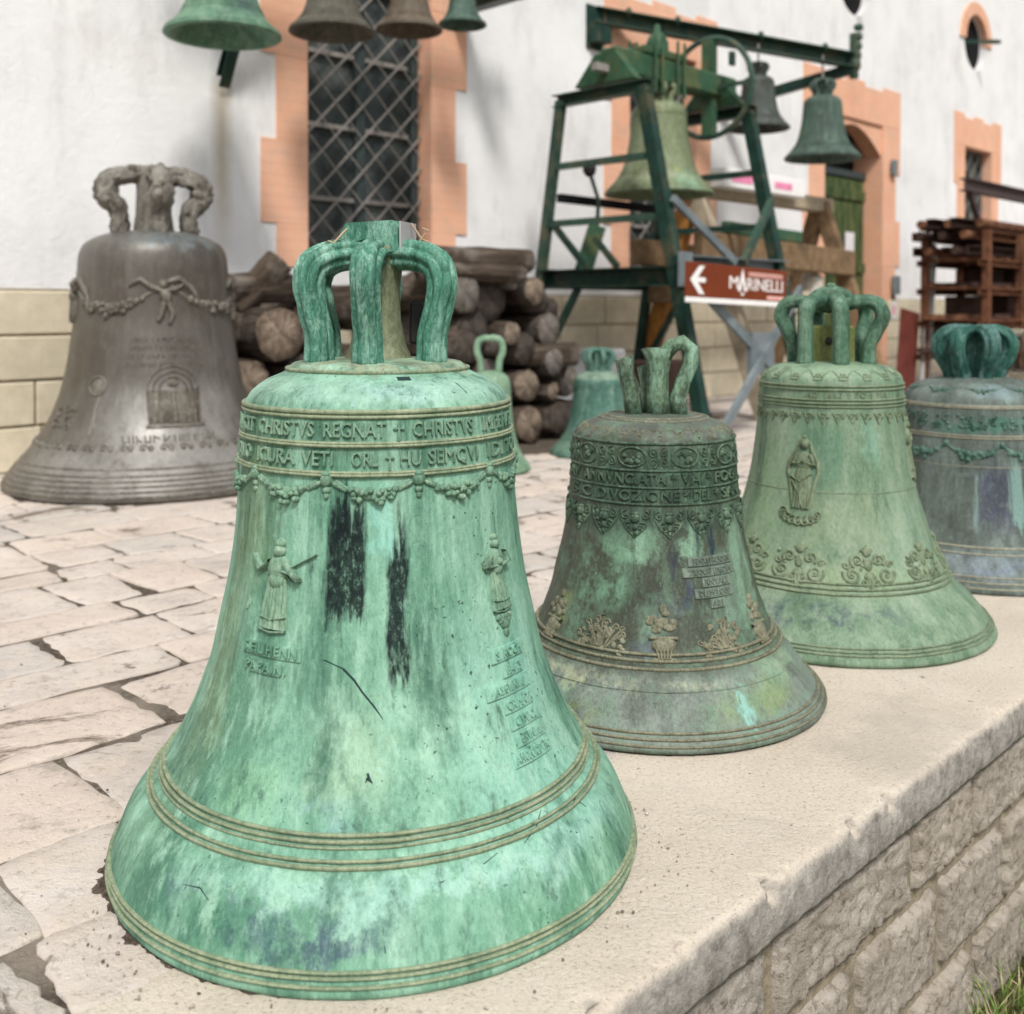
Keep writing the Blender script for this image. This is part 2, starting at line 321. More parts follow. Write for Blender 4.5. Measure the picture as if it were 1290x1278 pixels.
# ---- bronze patinas. UV: u = 0.5 + phi/360 (phi 0 faces the viewer's side), v = height / rim radius
def patina(name, base, alt, pale, dark, seed=0.0, rough=.62, stains=(), pale_amt=.55, dark_amt=.5, bands=(), zstretch=.16, speck=.5, spec=.18, metal=0.0, smul=1.0, prebands=(), mot=1.0, bmp=.45, zone=.55):
    m = MT(name, rough, metal, spec); o = (seed*3.1, seed*1.7, seed*2.3)
    v = m.obj(off=o); vs = m.obj((1, 1, zstretch), o); vh = m.obj((1, 1, .5), o)
    big = m.noise(vh, 5*smul, 5, .66, .5)
    c = m.ramp(big, [(.30, alt), (.47, base), (.58, base), (.72, tuple(.5*a+.5*b for a, b in zip(base, pale)))])
    uv = m.tc.outputs['UV']; xy = m.sep(uv)
    mid = m.noise(v, 17*smul, 5, .72)
    wob = m.mth('SUBTRACT', mid, .5)
    for (z0, z1, col, amt, soft) in prebands:
        vv = m.mth('ADD', xy[1], m.mth('MULTIPLY', wob, .12))
        d = m.mth('SUBTRACT', (z1-z0)/2, m.mth('ABSOLUTE', m.mth('SUBTRACT', vv, (z0+z1)/2)))
        c = m.mix(m.mth('MULTIPLY', m.mth('DIVIDE', d, soft, True), amt), c, col)
    st = m.noise(vs, 30*smul, 5, .74)
    gr = m.noise(m.obj((1, 1, .45), o), 150*smul, 3, .8)
    for (pc, pw, zc, zw, col, amt, kind) in stains:
        if kind == 'streak': continue
        uu = m.mth('ADD', xy[0], m.mth('MULTIPLY', wob, .09)); vv = m.mth('ADD', xy[1], m.mth('MULTIPLY', wob, .34))
        du = m.mth('DIVIDE', m.mth('SUBTRACT', pw/360, m.mth('ABSOLUTE', m.mth('SUBTRACT', uu, .5+pc/360))), pw/360*.55, True)
        dv = m.mth('DIVIDE', m.mth('SUBTRACT', zw, m.mth('ABSOLUTE', m.mth('SUBTRACT', vv, zc))), zw*.55, True)
        k = m.mth('MULTIPLY', du, dv)
        k = m.mth('MULTIPLY', k, m.ramp(mid, [(.43, 0), (.57, 1)]) if kind == 'blot' else m.ramp(st, [(.32, .35), (.55, 1)]))
        c = m.mix(m.mth('MULTIPLY', k, amt), c, col)
    # broad vertical zones, then narrow run-off, pale and dark
    zn = m.noise(m.obj((1, 1, .07), (o[0]+2, o[1]+4, o[2])), 11*smul, 4, .68)
    c = m.mix(m.mth('MULTIPLY', m.ramp(zn, [(.34, 1), (.50, 0)]), zone), c, tuple(.45*a+.55*b for a, b in zip(alt, dark))); c = m.mix(m.mth('MULTIPLY', m.ramp(zn, [(.52, 0), (.66, 1)]), zone*.8), c, tuple(.35*a+.65*b for a, b in zip(base, pale)))
    c = m.mix(m.mth('MULTIPLY', m.ramp(st, [(.50, 0), (.66, 1)]), pale_amt), c, pale)
    c = m.mix(m.mth('MULTIPLY', m.ramp(st, [(.30, 1), (.44, 0)]), dark_amt), c, dark)
    # blotches and grain
    c = m.mix(m.ramp(mid, [(.55, 0), (.70, .55*mot)]), c, pale); c = m.mix(m.ramp(mid, [(.30, .6*mot), (.42, 0)]), c, tuple(.5*a+.5*b for a, b in zip(base, dark)))
    c = m.mix(m.ramp(gr, [(.36, .45*mot), (.52, 0)]), c, dark); c = m.mix(m.ramp(gr, [(.54, 0), (.70, .40*mot)]), c, pale)
    if any(k[6] == 'streak' for k in stains):
        rag_u = m.mth('SUBTRACT', m.noise(m.obj((1, 1, .12), o), 55*smul, 4, .7), .5); rag_v = m.mth('SUBTRACT', m.noise(m.obj((1, 1, .05), o), 75*smul, 3, .7), .5)
        for (pc, pw, zc, zw, col, amt, kind) in stains:
            if kind != 'streak': continue
            uu = m.mth('ADD', xy[0], m.mth('MULTIPLY', rag_u, .022)); vv = m.mth('ADD', xy[1], m.mth('MULTIPLY', rag_v, .42))
            du = m.mth('DIVIDE', m.mth('SUBTRACT', pw/360, m.mth('ABSOLUTE', m.mth('SUBTRACT', uu, .5+pc/360))), .005, True)
            dv = m.mth('DIVIDE', m.mth('SUBTRACT', zw, m.mth('ABSOLUTE', m.mth('SUBTRACT', vv, zc))), .07, True)
            k = m.mth('MULTIPLY', m.mth('MULTIPLY', du, dv), m.ramp(gr, [(.42, 1), (.56, .93), (.66, .55)]))
            c = m.mix(m.mth('MULTIPLY', k, amt), c, col)
    if speck:
        sp = m.noise(v, 130*smul, 2, .6)
        c = m.mix(m.mth('MULTIPLY', m.mth('MULTIPLY', m.ramp(sp, [(.66, 0), (.70, 1)]), m.ramp(big, [(.42, 1), (.6, 0)])), speck), c, tuple(x*.15 for x in base))
    m.color(c)
    m.rough(m.ramp(mid, [(.3, rough-.08), (.7, min(1, rough+.12))]))
    m.bump(gr, bmp, .005)
    return m

# ================================================================== SETTING
ground = MB().add([(-80, -80, -.62), (80, -80, -.62), (80, 80, -.62), (-80, 80, -.62)], [(0, 1, 2, 3)]).build('ground', M['lawn']); tag(ground, kind='structure')
terrace = frame_empty('terrace'); bpy.data.objects.remove(terrace)
# soil bed of the terrace (paving slabs are its children)
tb = MB(); nx, ny = 260, 50; vv = []; ff = []
for j in range(ny+1):
    for i in range(nx+1):
        u = -8 + 34*i/nx; s = -.3 + 5.05*j/ny
        vv.append((u, -s, -.0045 + .005*mn.noise(Vector((u*2.3, s*2.3, 1))) + .0015*mn.noise(Vector((u*9, s*9, 4)))))
for j in range(ny):
    for i in range(nx): ff.append((j*(nx+1)+i, j*(nx+1)+i+1, (j+1)*(nx+1)+i+1, (j+1)*(nx+1)+i))
terrace = mesh_obj('terrace', vv, [tuple(reversed(f)) for f in ff], M['soil']); terrace.location = P0; terrace.rotation_euler = (0, 0, WANG); tag(terrace, kind='structure')
def slab_shape(u0, u1, s0, s1, seed):
    rr = random.Random(seed); g = .002 + rr.random()**2*.011
    cs = [(u0+g, s0+g), (u1-g, s0+g), (u1-g, s1-g), (u0+g, s1-g)]
    cs = [(a+rr.uniform(-.014, .014), b+rr.uniform(-.012, .012)) for a, b in cs]
    out = []
    for i in range(4):
        a, b = cs[i], cs[(i+1) % 4]; L = math.hypot(b[0]-a[0], b[1]-a[1]); n = 8
        nxn, nyn = (b[1]-a[1])/L, -(b[0]-a[0])/L
        for k in range(n):
            t = k/n if k else .02
            x = a[0]+(b[0]-a[0])*t; y = a[1]+(b[1]-a[1])*t
            q = mn.noise(Vector((x*7, y*7, seed*.37)))*.010 + mn.noise(Vector((x*31, y*31, seed*.7)))*.011
            if k == 0:
                cx_, cy_ = sum(c[0] for c in cs)/4, sum(c[1] for c in cs)/4; e = rr.uniform(.004, .022); x += (cx_-x)*e; y += (cy_-y)*e
            out.append((x+nxn*q, y+nyn*q))
    return out, cs
def slab_mesh(pts, seed):
    rr = random.Random(seed+1); n = len(pts); cx_ = sum(p[0] for p in pts)/n; cy_ = sum(p[1] for p in pts)/n
    h = rr.uniform(-.0025, .0025); tx, ty = rr.uniform(-.008, .008), rr.uniform(-.008, .008); v = []
    for ins, z in ((0, -.03), (0, -.003), (.004, -.0002), (.035, .0002), (.09, .0002)):
        for x, y in pts:
            d = math.hypot(x-cx_, y-cy_); k = max(0.1, 1-ins/max(d, .01)); xx = cx_+(x-cx_)*k; yy = cy_+(y-cy_)*k
            zz = z + (h + tx*(xx-cx_) + ty*(yy-cy_) + .0018*mn.noise(Vector((xx*11, yy*11, seed))) + .0012*mn.noise(Vector((xx*34, yy*34, seed))) if z > -.02 else 0)
            v.append((xx-cx_, -(yy-cy_), zz))
    v.append((0, 0, h+.002)); f = []
    for k in range(4):
        for i in range(n): f.append((k*n+i, (k+1)*n+i, (k+1)*n+(i+1) % n, k*n+(i+1) % n))
    for i in range(n): f.append((4*n+i, 5*n, 4*n+(i+1) % n))
    return v, f, (cx_, cy_)
slabs = []; s = 4.36; row = 0; rs = random.Random(3)
while s > -.05:
    wdt = rs.choice([.16, .19, .22, .26, .31]); s0 = s - wdt; u = -4.6 + rs.random()*.4
    while u < 17:
        L = rs.uniform(.20, .46); slabs.append((u, u+L, s0, s)); u += L
    s = s0; row += 1
def pix(p):
    p = Vector(p) - cam_o.location; d = p.y; return (645+1320*p.x/d, 387-1320*p.z/d, d) if d > .3 else (-9999, 0, d)
near = []; far = []
for k, (u0, u1, s0, s1) in enumerate(slabs):
    px, py, d = pix(Q((u0+u1)/2, (s0+s1)/2)); vis = -150 < px < 1400 and d > .9
    (near if vis and d < 7.6 else far).append((d, k))
near.sort(); far += near[295:]; near = near[:295]
for d, k in near:
    pts, _ = slab_shape(*slabs[k], k); v, f, (cx_, cy_) = slab_mesh(pts, k)
    o = mesh_obj('paving_slab', v, f, M['slab'], terrace); o.location = (cx_, -cy_, 0)
fb = MB()
for d, k in far:
    pts, _ = slab_shape(*slabs[k], k); v, f, (cx_, cy_) = slab_mesh(pts, k); fb.add([(a+cx_, b-cy_, c) for a, b, c in v], f)
o = mesh_obj('far_paving', fb.v, fb.f, M['slab'], terrace); tag(o, kind='stuff')

# ------------------------------------------------------------------ retaining wall with concrete coping
rw = frame_empty('retaining_wall', 0, 0, 0); tag(rw, 'low rough stone retaining wall with a chipped concrete coping slab', 'wall')
us_ = list(np.arange(-7, -1.6, .12)) + list(np.arange(-1.6, 2.2, .008)) + list(np.arange(2.2, 20, .15))
S1, S0 = 4.798, 4.34; v = []; f = []
prof = [(S0, -.12), (S0, -.003)] + [(S0 + (S1-.02-S0)*t, 0.0) for t in np.linspace(.02, 1, 14)] + [(S1-.015, -.0003), (S1-.010, -.001), (S1-.004, -.004), (S1-.0005, -.010), (S1, -.02), (S1+.001, -.034), (S1+.001, -.05), (S1, -.066), (S1-.002, -.08), (S1-.006, -.09), (S1-.05, -.092)]
npf = len(prof)
for u in us_:
    u = float(u)
    for i, (s, z) in enumerate(prof):
        n1 = mn.noise(Vector((u*6, s*6, z*6+3))); n2 = mn.noise(Vector((u*38, s*38, z*38))); n3 = mn.noise(Vector((u*90, s*90, z*90+7)))
        ds = dz = 0
        if i > 1 and i < npf: dz = .0015*n1
        if i >= npf-11:
            ds = .003*n1 + .0030*n2 + .0022*n3
            d_ = math.hypot(S1-s, z); t = max(0, 1-d_/.026)
            c1 = max(0, mn.noise(Vector((u*23, z*20, 5))) + .4*mn.noise(Vector((u*5+3, 0, 1))) - .22); c2 = max(0, mn.noise(Vector((u*70, z*60+s*60, 9))) - .1)
            ds -= (c1*.045 + c2*.012)*t; dz -= (c1*.030 + c2*.010)*t
            b = max(0, mn.noise(Vector((u*3.1+9.3, 2, 2))) - .38); tb_ = min(1, max(0, (-z-.05)/.04)); dz += b*.10*tb_; ds -= b*.05*tb_
        v.append((u, -(s+ds), z+dz))
for i in range(len(us_)-1):
    for k in range(npf-1): f.append((i*npf+k, i*npf+k+1, (i+1)*npf+k+1, (i+1)*npf+k))
mesh_obj('coping_slab', v, f, M['concrete'], rw)
MB().box(-7, 20, -4.758, -4.3, -.62, -.095).build('mortar_core', M['mortar'], rw)
zr = [-.095, -.262, -.455, -.64]
edges = [[-1.55, -1.1, -.68, -.18, .11, .46, .83, 1.2, 1.62, 2.0], [-1.4, -.85, -.41, -.06, .28, .66, .97, 1.4, 1.9], [-1.6, -1.0, -.52, -.2, .12, .55, .9, 1.35, 1.8]]
for c_ in range(3):
    es = list(edges[c_]); rr = random.Random(c_)
    while es[-1] < 5: es.append(es[-1]+rr.uniform(.28, .5))
    for i in range(len(es)-1):
        u0, u1 = es[i]+.013, es[i+1]-.013; z1, z0 = zr[c_]-.006, zr[c_+1]+.010; nu, nz = 44, 24; v = []; f = []
        sd_ = rr.random()*50
        for j in range(nz+1):
            for k in range(nu+1):
                a, b = k/nu, j/nz; u = u0+(u1-u0)*a; z = z0+(z1-z0)*b
                e = min(a*(u1-u0), (1-a)*(u1-u0), b*(z1-z0), (1-b)*(z1-z0)); rd = min(1, max(0, e + .006*mn.noise(Vector((u*45, z*45, sd_))))/.012)
                p = Vector((u*11+sd_, z*11, sd_)); h = .006*mn.noise(p*.8) + .006*abs(mn.noise(p*2.3)) + .005*mn.noise(p*5)+.004*mn.noise(p*11)+.003*mn.noise(p*22)
                v.append((u + .006*mn.noise(Vector((z*20, sd_, 1)))*(1-rd), -(4.752 + (.022 + h)*(rd**.5) - .03*(1-rd)), z+.005*mn.noise(Vector((u*18, sd_, 3)))*(1-rd)))
        for j in range(nz):
            for k in range(nu): f.append((j*(nu+1)+k, j*(nu+1)+k+1, (j+1)*(nu+1)+k+1, (j+1)*(nu+1)+k))
        mesh_obj('stone_block', v, f, M['stone'], rw)
# lawn edge: grass tufts against the wall foot
gb = MB(); rg = random.Random(5)
for i in range(5200):
    u = rg.uniform(-.5, 2.6); s = 4.80 + abs(rg.gauss(0, .28)); base = Q(u, s, -.62); h = rg.uniform(.03, .10) * (1.25 if s < 4.95 else .8)
    a = rg.uniform(0, 6.28); ln = rg.uniform(.1, .9)*h; wd = rg.uniform(.0015, .0035); side = Vector((math.cos(a+1.57), math.sin(a+1.57), 0))*wd
    d = Vector((math.cos(a), math.sin(a), 0)); p1 = base + d*ln*.35 + Vector((0, 0, h*.6)); p2 = base + d*ln + Vector((0, 0, h*.95))
    gb.add([base-side, base+side, p1+side*.8, p1-side*.8, p2], [(0, 1, 2, 3), (3, 2, 4)])
g_o = gb.build('grass', M['grass']); tag(g_o, 'green and dry grass growing at the foot of the retaining wall', 'grass', kind='stuff')

# ================================================================== BELLS
def rot2(x, y, a): return x*math.cos(a)-y*math.sin(a), x*math.sin(a)+y*math.cos(a)
class Bell:
    def __init__(s, name, label, pos, Rm, prof, mat, seg=128, rows=110, group=None, tilt=(0, 0), lump=.0012, yaw=None, inner=True):
        s.R = Rm; s.root = empty(name, pos); s.seg = seg
        rz = math.atan2(-pos[0], pos[1]) if yaw is None else yaw
        s.root.rotation_euler = (tilt[0], tilt[1], rz); tag(s.root, label, 'bell', group)
        z = np.array([p[0] for p in prof])*Rm; r = np.array([p[1] for p in prof])*Rm; s.fr = pchip(z, r)
        zz = np.linspace(z[0], z[-1], 4000); rr = s.fr(zz); ds = np.hypot(np.diff(zz), np.diff(rr)); s.arc = np.concatenate([[0], np.cumsum(ds)]); s.zz = zz; s.top = z[-1]; s.mat = mat
        sa = np.linspace(0, s.arc[-1], rows); pz = np.interp(sa, s.arc, zz); pr = s.fr(pz)
        P_ = list(zip(pr, pz)) + [(0.0, pz[-1])]; nO = len(P_)
        if inner: P_ = [(max(.02, s.fr(t)*.86 - .012*Rm), t*.94) for t in np.linspace(z[-1]*.93, 0.02*Rm, 14)] + [(pr[0]*.95, -.0)] + P_
        v = []; uv = []; f = []; n = seg+1; k0 = len(P_)-nO
        for i, (a, b) in enumerate(P_):
            for k in range(n):
                t = -math.pi + 2*math.pi*k/seg
                q = a
                if i >= k0 and lump and a > 0: q = a + lump*mn.noise(Vector((math.sin(t)*a*14, math.cos(t)*a*14, b*9)))
                v.append((q*math.sin(t), -q*math.cos(t), b)); uv.append((.5+t/(2*math.pi), b/Rm))
        for i in range(len(P_)-1):
            for k in range(seg): f.append((i*n+k, i*n+k+1, (i+1)*n+k+1, (i+1)*n+k))
        s.body = mesh_obj('bell_body', v, f, mat, s.root, True, uv)
    def emb(s, phi0, z0, a, b, w):
        s0 = np.interp(z0*s.R, s.zz, s.arc) + b; z = float(np.interp(s0, s.arc, s.zz)); r = float(s.fr(z)); e = 1e-3*s.R
        z2 = float(np.interp(s0+e, s.arc, s.zz)); z1 = float(np.interp(s0-e, s.arc, s.zz)); dz = z2-z1; dr = float(s.fr(z2)-s.fr(z1)); L = math.hypot(dz, dr) or 1
        nr, nz = dz/L, -dr/L; th = math.radians(phi0) + a/max(r, .02); rr = r + nr*w
        return (rr*math.sin(th), -rr*math.cos(th), z + nz*w), (.5+th/(2*math.pi), z/s.R)
    def ring(s, zR, h, wdt, mat, name='moulding_ring', seg=None, double=None):
        """raised bead round the bell; wdt along the profile, h proud"""
        seg = seg or s.seg; pts = []; steps = 8
        for i in range(steps+1):
            t = math.pi*i/steps; pts.append((-math.cos(t)*wdt/2, math.sin(t)*h - .0015*(i in (0, steps))))
        if double: pts = [(a-double/2, b) for a, b in pts] + [(a+double/2, b) for a, b in pts]
        v = []; uv = []; f = []; n = seg+1
        for (b, w_) in pts:
            p, u_ = s.emb(0, zR, 0, b, w_); r, z = -p[1], p[2]
            for k in range(n):
                t = -math.pi+2*math.pi*k/seg; j = r + .0006*mn.noise(Vector((math.sin(t)*8, math.cos(t)*8, z*30)))
                v.append((j*math.sin(t), -j*math.cos(t), z)); uv.append((.5+t/(2*math.pi), z/s.R))
        for i in range(len(pts)-1):
            for k in range(seg): f.append((i*n+k, i*n+k+1, (i+1)*n+k+1, (i+1)*n+k))
        return mesh_obj(name, v, f, mat, s.root, True, uv)
class Relief:
    """shapes drawn in (a,b,height) on the bell wall around (phi, z)"""
    def __init__(s, bell, phi, z, scale=1.0, rot=0.0, flip=1): s.b = bell; s.phi = phi; s.z = z; s.v = []; s.f = []; s.sc = scale; s.rot = rot; s.fl = flip; s.off = (0, 0); s.wx = 1.0
    def pt(s, a, b, h):
        a, b = rot2(a*s.fl*s.wx, b, s.rot); s.v.append((a*s.sc+s.off[0], b*s.sc+s.off[1], h))
    def dome(s, cx, cy, rx, ry, h, rot=0.0, seg=10, base=-.001):
        k = len(s.v); rings = [(1, base), (.92, h*.42), (.66, h*.8), (.3, h*.97)]
        for q, hh in rings:
            for i in range(seg):
                t = 2*math.pi*i/seg; x, y = rot2(rx*q*math.cos(t), ry*q*math.sin(t), rot); s.pt(cx+x, cy+y, hh)
        s.pt(cx, cy, h)
        for r in range(3):
            for i in range(seg): s.f.append((k+r*seg+i, k+r*seg+(i+1) % seg, k+(r+1)*seg+(i+1) % seg, k+(r+1)*seg+i))
        for i in range(seg): s.f.append((k+3*seg+i, k+3*seg+(i+1) % seg, k+4*seg))
        return s
    def tube(s, pts, wd, h):
        n = len(pts); k = len(s.v); wd = [wd]*n if not hasattr(wd, '__len__') else wd; st = 5
        for i in range(n):
            p0, p1 = pts[max(0, i-1)], pts[min(n-1, i+1)]; dx, dy = p1[0]-p0[0], p1[1]-p0[1]; L = math.hypot(dx, dy) or 1; nx_, ny_ = -dy/L, dx/L
            for j in range(st):
                t = math.pi*j/(st-1); o = math.cos(t)*wd[i]/2; s.pt(pts[i][0]+nx_*o, pts[i][1]+ny_*o, math.sin(t)*h*(min(1, wd[i]/max(wd))**.5) - .0008*(j in (0, st-1)))
        for i in range(n-1):
            for j in range(st-1): s.f.append((k+i*st+j, k+i*st+j+1, k+(i+1)*st+j+1, k+(i+1)*st+j))
        return s
    def spiral(s, cx, cy, r, turns, a0, wd, h, d=1):
        n = int(14*turns)+4; s.tube([(cx+r*(1-.85*i/n)*math.cos(a0+d*turns*6.283*i/n), cy+r*(1-.85*i/n)*math.sin(a0+d*turns*6.283*i/n)) for i in range(n+1)], [wd*(1-.35*i/n) for i in range(n+1)], h)
        return s.dome(cx, cy, r*.22, r*.22, h*1.1, seg=8)
    def plate(s, x0, x1, y0, y1, h, nx=8):
        k = len(s.v); ch = min(h, (y1-y0)*.15)
        for (xa, xb, ya, yb, hh) in ((x0, x1, y0, y1, -.001), (x0+ch*.4, x1-ch*.4, y0+ch*.4, y1-ch*.4, h)):
            for i in range(nx+1): s.pt(xa+(xb-xa)*i/nx, ya, hh)
            for i in range(nx+1): s.pt(xa+(xb-xa)*i/nx, yb, hh)
        m_ = nx+1
        for i in range(nx):
            s.f.append((k+2*m_+i, k+2*m_+i+1, k+3*m_+i+1, k+3*m_+i)); s.f.append((k+i, k+i+1, k+2*m_+i+1, k+2*m_+i)); s.f.append((k+3*m_+i, k+3*m_+i+1, k+m_+i+1, k+m_+i))
        s.f.append((k, k+2*m_, k+3*m_, k+m_)); s.f.append((k+nx, k+m_+nx, k+3*m_+nx, k+2*m_+nx)); return s
    def text(s, body, size, x, y, h0, h, spacing=1.05, align='CENTER', bev=.0, xs=1.0):
        v, f = text_mesh(body, size, h/2, bev, align, spacing); k = len(s.v)
        for a, b, c in v: s.pt(x+a*xs, y+b, h0+c+h/2)
        s.f += [tuple(i+k for i in q) for q in f]; return s
    def build(s, name, mat=None, smooth=True, parent=None):
        vs = []; uv = []
        for a, b, h in s.v:
            p, u_ = s.b.emb(s.phi, s.z, a, b, h); vs.append(p); uv.append(u_)
        return mesh_obj(name, vs, s.f, mat or s.b.mat, parent or s.b.root, smooth, uv)
def swag(r, x0, x1, y0, y1, drop, wd, h, blobs=9, seed=0, heavy=1.0):
    """garland between two pins: thin ends, bunched fruit in the middle"""
    rr = random.Random(seed); n = 22; pts = []; ws = []
    for i in range(n+1):
        t = i/n; y = y0+(y1-y0)*t - drop*4*t*(1-t); pts.append((x0+(x1-x0)*t, y)); ws.append(wd*(.45+.75*math.exp(-((t-.5)/.22)**2)))
    r.tube(pts, ws, h*.8)
    for i in range(blobs):
        t = .5 + (i/(blobs-1)-.5)*.62; y = y0+(y1-y0)*t - drop*4*t*(1-t); k = math.exp(-((t-.5)/.25)**2)
        for q in range(2): r.dome(x0+(x1-x0)*t+rr.uniform(-1, 1)*wd*.35, y+rr.uniform(-.8, .5)*wd*k*heavy, wd*rr.uniform(.3, .46), wd*rr.uniform(.3, .46), h*(.9+.6*k)*rr.uniform(.8, 1.2), seg=8)
def scrollwork(r, x, y, w_, h_, hh, seed=0):
    """baroque cartouche of paired scrolls with a shell on top"""
    rr = random.Random(seed); t = w_*.055
    for sg in (-1, 1):
        r.spiral(x+sg*w_*.33, y-h_*.18, w_*.17, 1.5, 1.57-sg*1.2, t*1.5, hh, -sg)
        r.spiral(x+sg*w_*.20, y+h_*.16, w_*.13, 1.4, -1.57+sg*.8, t*1.4, hh, sg)
        r.spiral(x+sg*w_*.42, y+h_*.06, w_*.075, 1.2, 0, t, hh*.8, sg)
        r.spiral(x+sg*w_*.11, y-h_*.34, w_*.10, 1.3, 1.57, t*1.2, hh*.9, sg)
        for k in range(6): r.dome(x+sg*w_*rr.uniform(.05, .44), y+h_*rr.uniform(-.42, .3), w_*.045, w_*.03, hh*.85, rr.uniform(0, 3), 8)
    r.dome(x, y+h_*.38, w_*.10, h_*.13, hh*1.25); r.dome(x, y+h_*.08, w_*.09, h_*.17, hh*1.1); r.dome(x, y-h_*.2, w_*.11, h_*.12, hh*1.2); r.dome(x, y-h_*.46, w_*.05, h_*.09, hh)
    for k in range(5): r.tube([(x, y+h_*.3), (x+w_*.12*(k-2)/2, y+h_*.52-abs(k-2)*h_*.05)], w_*.03, hh*.9)
def saint(r, H, hh, arms='raised'):
    """standing robed relief figure, feet at b=0, height H"""
    r.dome(0, H*.90, H*.055, H*.075, hh*1.5, seg=12); r.dome(0, H*.985, H*.05, H*.06, hh*1.1, seg=10)
    r.dome(-H*.018, H*.905, H*.009, H*.007, hh*1.7, seg=6); r.dome(H*.018, H*.905, H*.009, H*.007, hh*1.7, seg=6); r.dome(0, H*.885, H*.008, H*.016, hh*1.8, seg=6); r.dome(0, H*.70, H*.115, H*.16, hh*1.4, seg=12); r.dome(0, H*.58, H*.085, H*.12, hh*1.4, seg=12)
    k = 7
    for i in range(k):
        t = i/(k-1)*2-1; r.tube([(t*H*.075, H*.60), (t*H*.095, H*.35), (t*H*.115+H*.01*math.sin(i*2), H*.03)], [H*.035, H*.05, H*.06], hh*(1.2-.3*abs(t)))
    r.tube([(-H*.13, H*.16), (0, H*.13), (H*.13, H*.17)], H*.016, hh*1.3); r.tube([(-H*.14, H*.02), (0, -H*.01), (H*.14, H*.02)], H*.035, hh*.9)
    if arms == 'raised':
        r.tube([(-H*.08, H*.77), (-H*.19, H*.66), (-H*.28, H*.82)], [H*.07, H*.065, H*.05], hh*1.5)
        r.tube([(H*.08, H*.77), (H*.20, H*.58), (H*.10, H*.68), (-H*.02, H*.68)], [H*.07, H*.07, H*.06, H*.05], hh*1.7); r.tube([(H*.12, H*.72), (H*.34, H*.90)], H*.02, hh)
    else:
        r.tube([(-H*.10, H*.77), (-H*.17, H*.62), (-H*.02, H*.60)], [H*.075, H*.07, H*.055], hh*1.7); r.tube([(H*.10, H*.77), (H*.17, H*.62), (H*.03, H*.59)], [H*.075, H*.07, H*.055], hh*1.7)
        r.dome(0, H*.66, H*.05, H*.07, hh*2.0)
def worn_letters(r, L, hgt, hh, seed=0):
    """row of weathered raised strokes, too worn to read"""
    rr = random.Random(seed); x = -L/2
    while x < L/2:
        wd = hgt*rr.uniform(.35, .7)
        r.tube([(x, -hgt/2), (x, hgt/2)], hgt*.2, hh)
        if rr.random() < .6: r.tube([(x, hgt*rr.choice((-.4, 0, .4))), (x+wd, hgt*rr.choice((-.4, 0, .4)))], hgt*.18, hh)
        if rr.random() < .5: r.tube([(x+wd, -hgt/2), (x+wd, hgt/2)], hgt*.2, hh)
        x += wd + hgt*rr.uniform(.25, .6)
def madonna(r, H, hh):
    """veiled figure with folded hands and a mantle, standing on a cloud"""
    r.dome(0, H*.90, H*.075, H*.085, hh*1.0, seg=14); r.dome(0, H*.895, H*.045, H*.06, hh*1.7, seg=12); r.dome(0, H*.985, H*.03, H*.03, hh*.9)
    r.dome(-H*.016, H*.905, H*.008, H*.006, hh*1.85, seg=6); r.dome(H*.016, H*.905, H*.008, H*.006, hh*1.85, seg=6); r.dome(0, H*.885, H*.007, H*.014, hh*2.0, seg=6)
    for sg in (-1, 1):
        r.tube([(sg*H*.07, H*.93), (sg*H*.11, H*.80), (sg*H*.19, H*.66), (sg*H*.21, H*.54), (sg*H*.16, H*.34), (sg*H*.13, H*.14), (sg*H*.11, H*.03)], [H*.03, H*.05, H*.06, H*.06, H*.045, H*.04, H*.03], hh*1.1)
        r.tube([(sg*H*.09, H*.76), (sg*H*.15, H*.62), (sg*H*.02, H*.64)], [H*.07, H*.075, H*.045], hh*1.7); r.dome(sg*H*.012, H*.66, H*.016, H*.04, hh*2.0, sg*.25)
    r.dome(0, H*.66, H*.12, H*.14, hh*1.15, seg=14); r.dome(0, H*.36, H*.13, H*.33, hh*1.0, seg=16)
    for i, x in enumerate((-.09, -.05, -.015, .03, .065, .095)): r.tube([(x*H*.7, H*.56), (x*H*.9+H*.01*math.sin(i*3), H*.32), (x*H, H*.03)], [H*.014, H*.022, H*.028], hh*(1.35-.2*(i % 2)))
    r.tube([(-H*.17, H*.46), (-H*.02, H*.38), (H*.12, H*.50)], H*.022, hh*1.45); r.tube([(-H*.14, H*.40), (-H*.03, H*.22), (H*.02, H*.06)], H*.02, hh*1.4)
def crown_arms(bell, phis, path, rad, mat, flute=8, amp=.08, seg=32, name='crown_arm', sx=1.0, jit=0.0, smooth_n=34):
    from_t = np.linspace(0, 1, len(path)); fr = pchip(from_t, [p[0] for p in path]); fz = pchip(from_t, [p[1] for p in path])
    rads = rad if hasattr(rad, '__len__') else [rad]*len(path); fw = pchip(from_t, rads); ts = np.linspace(0, 1, smooth_n); objs = []
    for ph in phis:
        a = math.radians(ph); pts = [(float(fr(t))*math.sin(a), -float(fr(t))*math.cos(a), float(fz(t))) for t in ts]
        b = MB().tube(pts, [float(fw(t)) for t in ts], seg, True, flute, amp, sx, jit); o = b.build(name, mat, bell.root, True); objs.append(o)
    return objs

